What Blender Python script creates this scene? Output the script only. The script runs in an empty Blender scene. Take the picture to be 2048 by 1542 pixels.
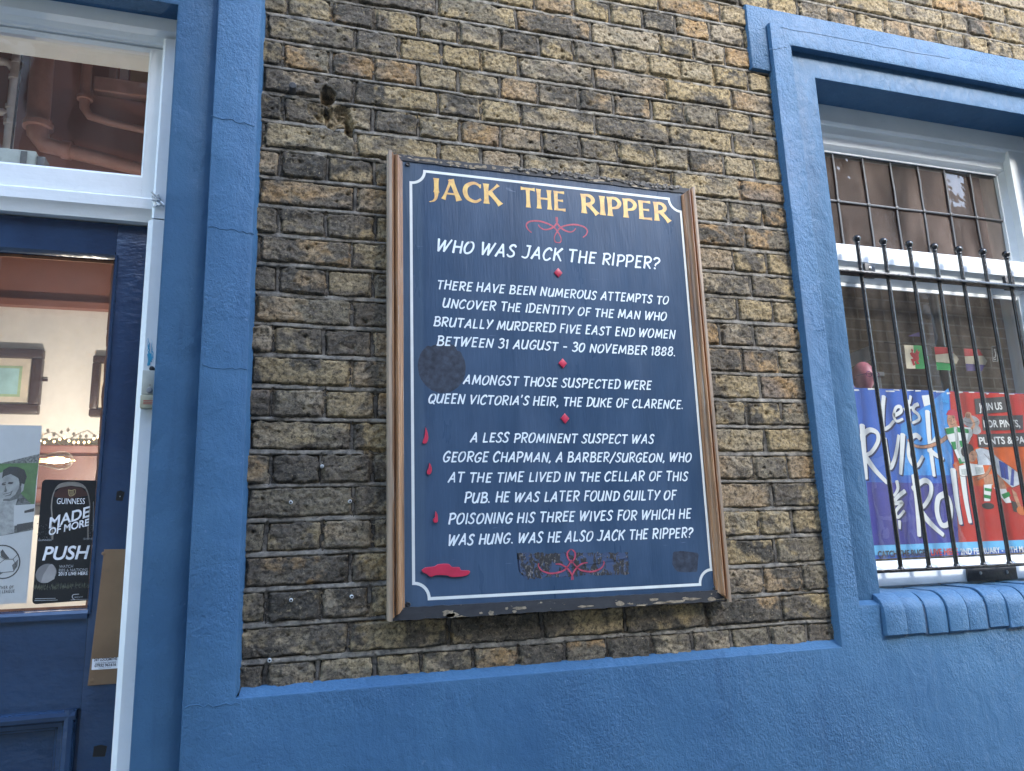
import bpy, bmesh, math, random
import numpy as np
from mathutils import Matrix, Vector
R_ = random.Random(11)
S = bpy.context.scene
COL = S.collection
# ---------------------------------------------------------------- camera
CAMZ, DIST, FPX = 1.5, 1.85, 1543.41
def _rot(p, y, r):
    Rx = np.array([[1, 0, 0], [0, math.cos(p), -math.sin(p)], [0, math.sin(p), math.cos(p)]])
    Ry = np.array([[math.cos(y), 0, math.sin(y)], [0, 1, 0], [-math.sin(y), 0, math.cos(y)]])
    Rz = np.array([[math.cos(r), -math.sin(r), 0], [math.sin(r), math.cos(r), 0], [0, 0, 1]])
    return Rz @ Rx @ Ry
CM = _rot(-0.20828232, -0.30653474, -0.03428079)      # wall frame (right, down, in) -> camera frame
def at(px, py, y=0.0):
    """survey helper: point of the vertical plane y seen at photo pixel px, py -> (x, z)"""
    d = CM.T @ np.array([(px - 1024) / FPX, (py - 771) / FPX, 1.0])
    t = (DIST + y) / d[2]
    return float(d[0] * t), float(CAMZ - d[1] * t)
def at3(px, py, y=0.0):
    x, z = at(px, py, y)
    return Vector((x, y, z))
cd = bpy.data.cameras.new('camera'); cam = bpy.data.objects.new('camera', cd); COL.objects.link(cam)
B = np.array([[1, 0, 0], [0, 0, 1], [0, -1, 0]], float)   # wall frame -> blender
rx, dn, fw = B @ CM[0], B @ CM[1], B @ CM[2]
m = Matrix(((rx[0], -dn[0], -fw[0], 0), (rx[1], -dn[1], -fw[1], -DIST), (rx[2], -dn[2], -fw[2], CAMZ), (0, 0, 0, 1)))
cam.matrix_world = m
cd.sensor_width = 36.0; cd.lens = 36.0 * FPX / 2048; cd.clip_start = 0.05; cd.clip_end = 500
S.camera = cam
# ---------------------------------------------------------------- sky, sun, exposure
SUN_EL, SUN_AZ = math.radians(38), math.radians(152)      # hazy sun over the roofs opposite, from the right: grazes the top right of the wall
w = bpy.data.worlds.new('World'); S.world = w; w.use_nodes = True
nt = w.node_tree; nt.nodes.clear()
o_ = nt.nodes.new('ShaderNodeOutputWorld'); bg = nt.nodes.new('ShaderNodeBackground'); sk = nt.nodes.new('ShaderNodeTexSky')
sk.sky_type = 'NISHITA'; sk.sun_disc = False; sk.sun_elevation = SUN_EL; sk.sun_rotation = SUN_AZ
sk.dust_density = 0.6; sk.air_density = 1.2; sk.ozone_density = 1.0
bg.inputs[1].default_value = 0.15
nt.links.new(sk.outputs[0], bg.inputs[0]); nt.links.new(bg.outputs[0], o_.inputs[0])
ld = bpy.data.lights.new('sun', 'SUN'); ld.energy = 0.5; ld.angle = math.radians(10); ld.color = (1.0, 0.98, 0.95)
sun = bpy.data.objects.new('sun', ld); COL.objects.link(sun)
sd = Vector((math.sin(SUN_AZ) * math.cos(SUN_EL), math.cos(SUN_AZ) * math.cos(SUN_EL), math.sin(SUN_EL)))  # towards the sun
sun.rotation_euler = sd.to_track_quat('Z', 'Y').to_euler(); sun.location = (0, 0, 12)
S.view_settings.view_transform = 'Standard'; S.view_settings.look = 'None'
S.view_settings.gamma = 1.0; S.view_settings.exposure = 3.62; S.view_settings.use_curve_mapping = False
S.cycles.max_bounces = 10; S.cycles.diffuse_bounces = 5; S.cycles.glossy_bounces = 4; S.cycles.transparent_max_bounces = 16
S.cycles.caustics_reflective = False; S.cycles.caustics_refractive = False
try: S.cycles.use_denoising = True
except Exception: pass
# ---------------------------------------------------------------- materials
MATS = {}
def srgb(r, g, b):
    f = lambda c: (c / 255 / 12.92) if c / 255 <= 0.04045 else ((c / 255 + 0.055) / 1.055) ** 2.4
    return (f(r), f(g), f(b), 1)
class NT:
    def __init__(s, name):
        s.m = bpy.data.materials.new(name); s.m.use_nodes = True; s.t = s.m.node_tree; s.t.nodes.clear()
        s.out = s.n('ShaderNodeOutputMaterial'); s.tc = s.n('ShaderNodeTexCoord').outputs['Object']
    def n(s, t): return s.t.nodes.new(t)
    def l(s, a, b): s.t.links.new(a, b)
    def set(s, sock, v):
        if hasattr(v, 'is_linked') or hasattr(v, 'links'): s.l(v, sock)
        else: sock.default_value = v
    def noise(s, scale, detail=3, rough=0.55, stretch=(1, 1, 1), dist=0.0, off=(0, 0, 0)):
        mp = s.n('ShaderNodeMapping'); s.l(s.tc, mp.inputs['Vector']); mp.inputs['Scale'].default_value = stretch; mp.inputs['Location'].default_value = off
        nz = s.n('ShaderNodeTexNoise'); s.l(mp.outputs[0], nz.inputs['Vector'])
        nz.inputs['Scale'].default_value = scale; nz.inputs['Detail'].default_value = detail; nz.inputs['Roughness'].default_value = rough
        nz.inputs['Distortion'].default_value = dist
        return nz.outputs['Fac']
    def ramp(s, f, stops):
        r = s.n('ShaderNodeValToRGB'); s.l(f, r.inputs[0]); e = r.color_ramp.elements
        while len(e) < len(stops): e.new(0.5)
        for k, (p, c) in enumerate(stops):
            e[k].position = p; e[k].color = (c, c, c, 1) if isinstance(c, (int, float)) else c
        return r.outputs[0]
    def mix(s, f, a, b, bt='MIX'):
        x = s.n('ShaderNodeMix'); x.data_type = 'RGBA'; x.blend_type = bt
        s.set(x.inputs[0], f); s.set(x.inputs[6], a); s.set(x.inputs[7], b)
        return x.outputs[2]
    def math(s, op, a, b=0.0):
        x = s.n('ShaderNodeMath'); x.operation = op; s.set(x.inputs[0], a); s.set(x.inputs[1], b)
        return x.outputs[0]
    def attr(s, name):
        a = s.n('ShaderNodeAttribute'); a.attribute_name = name; return a
    def bump(s, h, dist, strength=1.0, normal=None):
        b = s.n('ShaderNodeBump'); s.set(b.inputs['Height'], h); b.inputs['Distance'].default_value = dist; b.inputs['Strength'].default_value = strength
        if normal is not None: s.l(normal, b.inputs['Normal'])
        return b.outputs[0]
    def bsdf(s, col, rough=0.6, normal=None, metallic=0.0, spec=0.5, coat=0.0, emit=None, estr=0.0):
        b = s.n('ShaderNodeBsdfPrincipled')
        s.set(b.inputs['Base Color'], col); s.set(b.inputs['Roughness'], rough); b.inputs['Metallic'].default_value = metallic
        b.inputs['Specular IOR Level'].default_value = spec; b.inputs['Coat Weight'].default_value = coat
        if normal is not None: s.l(normal, b.inputs['Normal'])
        if emit: b.inputs['Emission Color'].default_value = emit; b.inputs['Emission Strength'].default_value = estr
        s.l(b.outputs[0], s.out.inputs[0]); return s.m
def flat(name, col, rough=0.6, metallic=0.0, spec=0.5, var=0.12, vs=30, bump=0.0, bs=200, emit=None, estr=0.0, stretch=(1, 1, 1), coat=0.0):
    if name in MATS: return MATS[name]
    t = NT(name)
    nz = t.noise(vs, 4, 0.6, stretch)
    lo = tuple(max(0, c * (1 - var)) for c in col[:3]) + (1,); hi = tuple(min(1, c * (1 + var)) for c in col[:3]) + (1,)
    c = t.ramp(nz, [(0.3, lo), (0.7, hi)])
    nm = t.bump(t.noise(bs, 4, 0.6, stretch), bump) if bump else None
    MATS[name] = t.bsdf(c, rough, nm, metallic, spec, coat, emit, estr); return MATS[name]
def blue_plaster(name, c1, c2, coarse=1.0):
    t = NT(name)
    big = t.noise(3.0, 5, 0.6); fine = t.noise(38, 5, 0.65)
    c = t.mix(t.ramp(big, [(0.35, 0.0), (0.68, 1.0)]), c1, c2)
    scuff = t.ramp(t.noise(7, 9, 0.75, (1, 1, 1), 0.6), [(0.58, 0.0), (0.74, 0.38)])
    c = t.mix(scuff, c, (0.10, 0.19, 0.33, 1))
    dk = t.ramp(t.noise(14, 7, 0.7, (1, 1, 0.35)), [(0.62, 0.0), (0.82, 0.28)])
    c = t.mix(dk, c, (0.012, 0.04, 0.10, 1))
    drip = t.ramp(t.noise(26, 6, 0.6, (1, 1, .045), .3), [(0.54, 0.0), (0.72, 0.42)])
    c = t.mix(t.math('MULTIPLY', drip, t.ramp(t.noise(2.6, 3, .5, off=(7, 0, 2)), [(0.42, 0.0), (0.6, 1.0)])), c, (0.016, 0.045, 0.095, 1))
    chip = t.ramp(t.noise(55, 4, 0.6, off=(1, 4, 2)), [(0.70, 0.0), (0.71, 0.5)])
    c = t.mix(chip, c, (0.10, 0.17, 0.27, 1))
    trowel = t.noise(19, 3, 0.5, (1, 1, 0.6), 0.4)
    smooth = t.ramp(t.noise(2.2, 3, 0.5, off=(3, 0, 1)), [(0.36, 0.25), (0.62, 1.0)])
    st = t.math('MULTIPLY', t.noise(150, 3, 0.55, (1, 1, 0.75), 0.5), smooth)
    b1 = t.bump(trowel, 0.006)
    b2 = t.bump(st, 0.0048 * coarse, normal=b1)
    b3 = t.bump(t.noise(420, 2, 0.5), 0.0007, normal=b2)
    return t.bsdf(c, t.ramp(fine, [(0.3, 0.42), (0.7, 0.58)]), b3, spec=0.22)
M = {}
M['plaster'] = blue_plaster('blue_plaster_paint', (0.036, 0.094, 0.176, 1), (0.050, 0.120, 0.208, 1))
M['reveal'] = blue_plaster('blue_smooth_plaster', (0.036, 0.094, 0.176, 1), (0.050, 0.120, 0.208, 1), 0.45)
def brushed(name, c1, c2, rough, dirt_haze=0.3, dirtc=(0.25, 0.24, 0.2, 1), st=(1, 1, 0.08), bk=1.0):
    t = NT(name)
    c = t.mix(t.ramp(t.noise(6, 5, 0.6), [(0.35, 0.0), (0.65, 1.0)]), c1, c2)
    d = t.ramp(t.noise(22, 8, 0.75), [(0.60, 0.0), (0.82, dirt_haze)])
    c = t.mix(d, c, dirtc)
    b1 = t.bump(t.noise(120, 3, 0.5, st), bk * 0.0004); b2 = t.bump(t.noise(30, 3, 0.5), bk * 0.0012, normal=b1)
    return t.bsdf(c, rough, b2, spec=0.5)
M['white'] = brushed('white_gloss_paint', (0.62, 0.645, 0.64, 1), (0.68, 0.70, 0.695, 1), 0.34)
M['whiteh'] = brushed('white_gloss_paint_rails', (0.62, 0.645, 0.64, 1), (0.68, 0.70, 0.695, 1), 0.34, st=(0.08, 1, 1))
M['navy'] = brushed('navy_door_paint', (0.012, 0.028, 0.062, 1), (0.018, 0.042, 0.088, 1), 0.27, 0.35, (0.006, 0.010, 0.02, 1), (0.45, 1, 1), 2.0)
M['iron'] = flat('black_iron_paint', (0.009, 0.009, 0.010, 1), 0.26, spec=0.5, bump=0.0022, bs=110, var=.4, vs=40)
M['ironmatt'] = flat('dull_iron_plate', (0.022, 0.022, 0.023, 1), 0.5, bump=0.0015, bs=90, var=0.5)
M['lead'] = flat('lead_came', (0.035, 0.036, 0.04, 1), 0.5, var=0.3, vs=80, bump=0.001)
M['dark'] = flat('dark_recess', (0.006, 0.006, 0.006, 1), 0.9)
M['steel'] = flat('screw_steel', (0.35, 0.36, 0.36, 1), 0.4, metallic=0.9)
M['blackscrew'] = flat('black_screw', (0.015, 0.016, 0.018, 1), 0.4)
M['plug'] = flat('grey_plastic_plug', (0.42, 0.43, 0.42, 1), 0.5)
def glass_mat(name, boost, tint=(0.93, 0.95, 0.94, 1), wob=0.0006, ws=9, dirt_haze=0.025, dcol=((0.36, 0.33, 0.30, 1), (0.36, 0.33, 0.30, 1))):
    t = NT(name)
    fr = t.n('ShaderNodeFresnel'); ge = t.n('ShaderNodeNewGeometry')
    t.l(t.math('SUBTRACT', 1.5, t.math('MULTIPLY', ge.outputs['Backfacing'], 0.8333)), fr.inputs['IOR'])   # same pane from either side
    nb = t.bump(t.noise(ws, 2, 0.4), wob)
    t.l(nb, fr.inputs['Normal'])
    f = t.math('MINIMUM', t.math('MULTIPLY', fr.outputs[0], boost), 1.0)
    tr = t.n('ShaderNodeBsdfTransparent'); tr.inputs[0].default_value = tint
    gl = t.n('ShaderNodeBsdfGlossy'); gl.inputs['Roughness'].default_value = 0.0; t.l(nb, gl.inputs['Normal'])
    mx = t.n('ShaderNodeMixShader'); t.l(f, mx.inputs[0]); t.l(tr.outputs[0], mx.inputs[1]); t.l(gl.outputs[0], mx.inputs[2])
    df = t.n('ShaderNodeBsdfDiffuse'); t.l(t.ramp(t.noise(5.5, 5, 0.6, (1.2, 1, .35), 0.8, (2, 5, 1)), [(0.34, dcol[0]), (0.66, dcol[1])]), df.inputs[0])  # dirt film that also paints streaky reflections and haze into the pane
    dm = t.n('ShaderNodeMixShader'); t.l(t.ramp(t.noise(7, 6, 0.65, (1.6, 1, .7)), [(0.3, dirt_haze * .5), (0.7, dirt_haze * 1.5)]), dm.inputs[0]); t.l(mx.outputs[0], dm.inputs[1]); t.l(df.outputs[0], dm.inputs[2])
    t.l(dm.outputs[0], t.out.inputs[0]); return t.m
M['glass'] = glass_mat('window_glass', 1.9, dirt_haze=0.075)
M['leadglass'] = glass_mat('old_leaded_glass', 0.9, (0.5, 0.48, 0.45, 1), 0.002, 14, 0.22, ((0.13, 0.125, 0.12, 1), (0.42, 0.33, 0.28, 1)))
# brick: per vertex masks (zone, tone, worn) made with the wall's relief, colours mixed here
def brick_mat():
    t = NT('london_stock_brick')
    zone = t.attr('zone').outputs['Fac']; tone = t.attr('tone').outputs['Fac']; worn = t.attr('worn').outputs['Fac']; hue = t.attr('hue').outputs['Fac']; soot_shade = t.attr('soot_shade').outputs['Fac']
    base = t.ramp(tone, [(0.0, (0.086, 0.074, 0.056, 1)), (0.5, (0.155, 0.126, 0.092, 1)), (1.0, (0.250, 0.205, 0.135, 1))])
    tan = t.ramp(hue, [(0.0, (0.44, 0.345, 0.205, 1)), (0.45, (0.49, 0.355, 0.17, 1)), (0.7, (0.44, 0.355, 0.24, 1)), (0.93, (0.48, 0.285, 0.115, 1)), (1.0, (0.33, 0.245, 0.175, 1))])
    c = t.mix(worn, base, tan)
    g = t.noise(95, 6, 0.7)
    c = t.mix(t.ramp(g, [(0.38, 0.75), (0.52, 0.0)]), c, (0.026, 0.022, 0.018, 1))
    c = t.mix(t.ramp(t.noise(260, 4, 0.7, off=(3, 3, 7)), [(0.36, 0.65), (0.47, 0.0)]), c, (0.022, 0.019, 0.016, 1))
    c = t.mix(t.ramp(t.noise(140, 6, 0.75, off=(5, 2, 1)), [(0.57, 0.0), (0.66, 0.65)]), c, (0.44, 0.35, 0.20, 1))
    c = t.mix(t.math('MULTIPLY', soot_shade, 0.85), c, (0.026, 0.025, 0.025, 1))
    mo = t.mix(t.ramp(t.noise(26, 7, 0.7), [(0.38, 0.0), (0.68, 1.0)]), (0.095, 0.088, 0.076, 1), (0.40, 0.355, 0.285, 1))
    mo = t.mix(t.math('MULTIPLY', soot_shade, 0.8), mo, (0.04, 0.038, 0.036, 1))
    old = t.mix(t.noise(60, 5, 0.6), (0.013, 0.012, 0.011, 1), (0.038, 0.034, 0.030, 1))  # near-black groove colour, painting in the shade lines beside the pointing
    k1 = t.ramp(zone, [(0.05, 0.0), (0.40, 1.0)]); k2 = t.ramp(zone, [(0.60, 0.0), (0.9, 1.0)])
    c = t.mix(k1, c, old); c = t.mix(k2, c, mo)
    pit = t.ramp(t.noise(210, 5, 0.7), [(0.30, 0.0), (0.48, 1.0)])
    b1 = t.bump(t.noise(95, 8, 0.78, (1, 1, 1.3), 0.4), 0.0046); b2 = t.bump(pit, 0.0016, normal=b1)
    return t.bsdf(c, 0.86, b2, spec=0.22)
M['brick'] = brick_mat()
def far_brick(name, c1, c2, mort, sc=1.0):
    t = NT(name)
    sx = t.n('ShaderNodeSeparateXYZ'); t.l(t.tc, sx.inputs[0]); cx = t.n('ShaderNodeCombineXYZ'); t.l(sx.outputs[0], cx.inputs[0]); t.l(sx.outputs[2], cx.inputs[1])
    b = t.n('ShaderNodeTexBrick'); t.l(cx.outputs[0], b.inputs[0]); b.inputs['Scale'].default_value = 1.0
    b.inputs['Brick Width'].default_value = 0.225 * sc; b.inputs['Row Height'].default_value = 0.076 * sc; b.inputs['Mortar Size'].default_value = 0.006
    b.inputs['Color1'].default_value = c1; b.inputs['Color2'].default_value = c2; b.inputs['Mortar'].default_value = mort
    c = t.mix(t.ramp(t.noise(3, 7, 0.7), [(0.36, 0.0), (0.66, 0.85)]), b.outputs[0], tuple(q * .45 for q in c1[:3]) + (1,))
    c = t.mix(t.ramp(t.noise(17, 5, 0.7), [(0.55, 0.0), (0.7, 0.5)]), c, c2)
    return t.bsdf(c, 0.85)
# ---------------------------------------------------------------- mesh helpers
class MB:
    def __init__(s): s.v = []; s.f = []; s.mi = []; s.cur = 0
    def add(s, vs, fs):
        k = len(s.v); s.v += [tuple(v) for v in vs]; s.f += [tuple(i + k for i in f) for f in fs]; s.mi += [s.cur] * len(fs); return s
    def box(s, x0, x1, y0, y1, z0, z1):
        return s.add([(x0, y0, z0), (x1, y0, z0), (x1, y1, z0), (x0, y1, z0), (x0, y0, z1), (x1, y0, z1), (x1, y1, z1), (x0, y1, z1)],
                     [(0, 1, 5, 4), (1, 2, 6, 5), (2, 3, 7, 6), (3, 0, 4, 7), (4, 5, 6, 7), (3, 2, 1, 0)])
    def bbox(s, x0, x1, y0, y1, z0, z1, b=0.003, seg=2):
        bm = bmesh.new(); bmesh.ops.create_cube(bm, size=1.0)
        for v in bm.verts: v.co = ((x0 + x1) / 2 + v.co.x * (x1 - x0), (y0 + y1) / 2 + v.co.y * (y1 - y0), (z0 + z1) / 2 + v.co.z * (z1 - z0))
        bmesh.ops.bevel(bm, geom=bm.edges[:], offset=b, segments=seg, affect='EDGES', profile=0.5)
        return s.frombm(bm)
    def frombm(s, bm):
        bm.verts.ensure_lookup_table(); bm.verts.index_update()
        s.add([v.co[:] for v in bm.verts], [[v.index for v in f.verts] for f in bm.faces]); bm.free(); return s
    def poly(s, pts, y0, y1, b=0.0, seg=2):
        """outline (x,z) counter-clockwise seen from the street, front at y0, back at y1"""
        bm = bmesh.new()
        fv = [bm.verts.new((p[0], y0, p[1])) for p in pts]; bv = [bm.verts.new((p[0], y1, p[1])) for p in pts]
        f = bm.faces.new(fv); n = len(pts)
        for i in range(n): bm.faces.new((fv[i], bv[i], bv[(i + 1) % n], fv[(i + 1) % n]))
        bm.faces.new(bv[::-1])
        bmesh.ops.recalc_face_normals(bm, faces=bm.faces[:])
        if b: bmesh.ops.bevel(bm, geom=[e for e in bm.edges if all(abs(v.co.y - y0) < 1e-6 for v in e.verts)], offset=b, segments=seg, affect='EDGES', profile=0.5)
        bmesh.ops.triangulate(bm, faces=[q for q in bm.faces if len(q.verts) > 4])
        return s.frombm(bm)
    def extrude(s, prof, axis, a, b):
        """closed profile: axis x -> (y,z) pairs, axis z -> (x,y) pairs"""
        n = len(prof)
        mk = (lambda p, q: (q, p[0], p[1])) if axis == 'x' else (lambda p, q: (p[0], p[1], q))
        vs = [mk(p, a) for p in prof] + [mk(p, b) for p in prof]
        fs = [(i, (i + 1) % n, n + (i + 1) % n, n + i) for i in range(n)] + [tuple(range(n))[::-1], tuple(range(n, 2 * n))]
        return s.add(vs, fs)
    def tube(s, pts, r, n=10, flat=(1, 1)):
        pts = [Vector(p) for p in pts]; N = len(pts); rs = r if isinstance(r, (list, tuple)) else [r] * N
        k = len(s.v); up0 = Vector((0, 1, 0))
        for i, p in enumerate(pts):
            t = (pts[min(i + 1, N - 1)] - pts[max(i - 1, 0)]).normalized()
            u = up0 if abs(t.dot(up0)) < 0.9 else Vector((1, 0, 0))
            a = t.cross(u).normalized(); b = t.cross(a).normalized()
            for j in range(n):
                q = p + rs[i] * (a * math.cos(2 * math.pi * j / n) * flat[0] + b * math.sin(2 * math.pi * j / n) * flat[1]); s.v.append(tuple(q))
        for i in range(N - 1):
            for j in range(n): s.f.append((k + i * n + j, k + i * n + (j + 1) % n, k + (i + 1) * n + (j + 1) % n, k + (i + 1) * n + j)); s.mi.append(s.cur)
        s.f.append(tuple(k + j for j in range(n))[::-1]); s.mi.append(s.cur); s.f.append(tuple(k + (N - 1) * n + j for j in range(n))); s.mi.append(s.cur)
        return s
    def lathe(s, prof, c, axis='z', n=20):
        """prof: (radius, along)"""
        k = len(s.v); N = len(prof)
        for r, h in prof:
            for j in range(n):
                a = 2 * math.pi * j / n; u, v = r * math.cos(a), r * math.sin(a)
                s.v.append({'z': (c[0] + u, c[1] + v, c[2] + h), 'y': (c[0] + u, c[1] + h, c[2] + v), 'x': (c[0] + h, c[1] + u, c[2] + v)}[axis])
        for i in range(N - 1):
            for j in range(n): s.f.append((k + i * n + j, k + i * n + (j + 1) % n, k + (i + 1) * n + (j + 1) % n, k + (i + 1) * n + j)); s.mi.append(s.cur)
        s.f.append(tuple(k + j for j in range(n))); s.mi.append(s.cur); s.f.append(tuple(k + (N - 1) * n + j for j in range(n))); s.mi.append(s.cur)
        return s
    def face(s, pts, y):      # flat print polygon in a vertical plane
        return s.add([(p[0], y, p[1]) for p in pts], [tuple(range(len(pts)))])
def link(o, parent=None):
    COL.objects.link(o)
    if parent is not None:
        o.parent = parent; root = parent
        while root.parent: root = root.parent
        o.matrix_parent_inverse = Matrix.Translation(-root.location) if parent == root else Matrix.Identity(4)
        if parent != root: o.matrix_parent_inverse = Matrix.Identity(4)
def obj(name, mb, mats, parent=None, smooth=None, label=None, weld=False):
    me = bpy.data.meshes.new(name); me.from_pydata(mb.v, [], mb.f); me.update()
    for mm in (mats if isinstance(mats, (list, tuple)) else [mats]): me.materials.append(mm)
    me.polygons.foreach_set('material_index', mb.mi)
    bm = bmesh.new(); bm.from_mesh(me)
    if weld: bmesh.ops.remove_doubles(bm, verts=bm.verts[:], dist=1e-5)
    if not getattr(mb, 'flatprint', False): bmesh.ops.recalc_face_normals(bm, faces=bm.faces[:])
    bm.to_mesh(me); bm.free()
    if smooth is not None:
        me.polygons.foreach_set('use_smooth', [True] * len(me.polygons))
        try: me.set_sharp_from_angle(angle=math.radians(smooth))
        except Exception: pass
    o = bpy.data.objects.new(name, me); link(o, parent)
    if label: o['label'] = label
    return o
def tag(o, label, cat, group=None):
    o['label'] = label; o['category'] = cat
    if group: o['group'] = group
    return o
def thing(name, label, cat, loc, group=None):
    o = bpy.data.objects.new(name, None); COL.objects.link(o); o.location = loc; o.empty_display_size = 0.1
    return tag(o, label, cat, group)
def struct(o): o['kind'] = 'structure'; return o
def dup(o, dx=0, dz=0, parent=None):
    c = o.copy(); COL.objects.link(c)
    if parent is not None: c.parent = parent; c.matrix_parent_inverse = o.matrix_parent_inverse.copy()
    if parent is None or parent.type == 'EMPTY': c.location = o.location + Vector((dx, 0, dz))
    for ch in list(o.children): dup(ch, 0, 0, c)
    return c
# ---- strokes and lettering
def catmull(pts, k=8):
    if len(pts) < 3: return [tuple(map(float, p)) for p in pts]
    P = [pts[0]] + list(pts) + [pts[-1]]; out = []
    for i in range(1, len(P) - 2):
        p0, p1, p2, p3 = [np.array(q, float) for q in P[i - 1:i + 3]]
        for j in range(k):
            t = j / k; out.append(tuple(0.5 * (2 * p1 + (p2 - p0) * t + (2 * p0 - 5 * p1 + 4 * p2 - p3) * t * t + (3 * p1 - p0 - 3 * p2 + p3) * t ** 3)))
    out.append(tuple(map(float, pts[-1]))); return out
def ribbon(mb, pts, width, y, cap=True):
    """flat brush stroke in plane y; width: number or function of t"""
    P = [np.array(p, float) for p in pts]; Q = [P[0]]
    for p in P[1:]:
        if np.linalg.norm(p - Q[-1]) > 1e-7: Q.append(p)
    P = Q; n = len(P)
    if n < 2: return
    L = np.r_[0, np.cumsum([np.linalg.norm(P[i + 1] - P[i]) for i in range(n - 1)])]; vs = []
    for i in range(n):
        d = P[min(i + 1, n - 1)] - P[max(i - 1, 0)]; d = d / (np.linalg.norm(d) + 1e-12); nrm = np.array([-d[1], d[0]])
        wd = (width(L[i] / L[-1]) if callable(width) else width) / 2
        vs.append((P[i] + nrm * wd, P[i] - nrm * wd, d, wd))
    left = [v[0] for v in vs]; right = [v[1] for v in vs]
    k = 0; pts3 = [(p[0], y, p[1]) for p in left] + [(p[0], y, p[1]) for p in right]
    fs = [(i, n + i, n + i + 1, i + 1) for i in range(n - 1)]
    if cap:
        for e, sg in ((0, -1), (n - 1, 1)):
            d, wd = vs[e][2], vs[e][3]; a, b = left[e], right[e]
            q1 = a * 0.75 + b * 0.25 + d * sg * wd * 0.35; q2 = a * 0.25 + b * 0.75 + d * sg * wd * 0.35
            kk = len(pts3); pts3 += [(q1[0], y, q1[1]), (q2[0], y, q2[1])]
            fs.append((e, kk, kk + 1, n + e) if sg > 0 else (n + e, kk + 1, kk, e))
    mb.add(pts3, fs)
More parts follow.
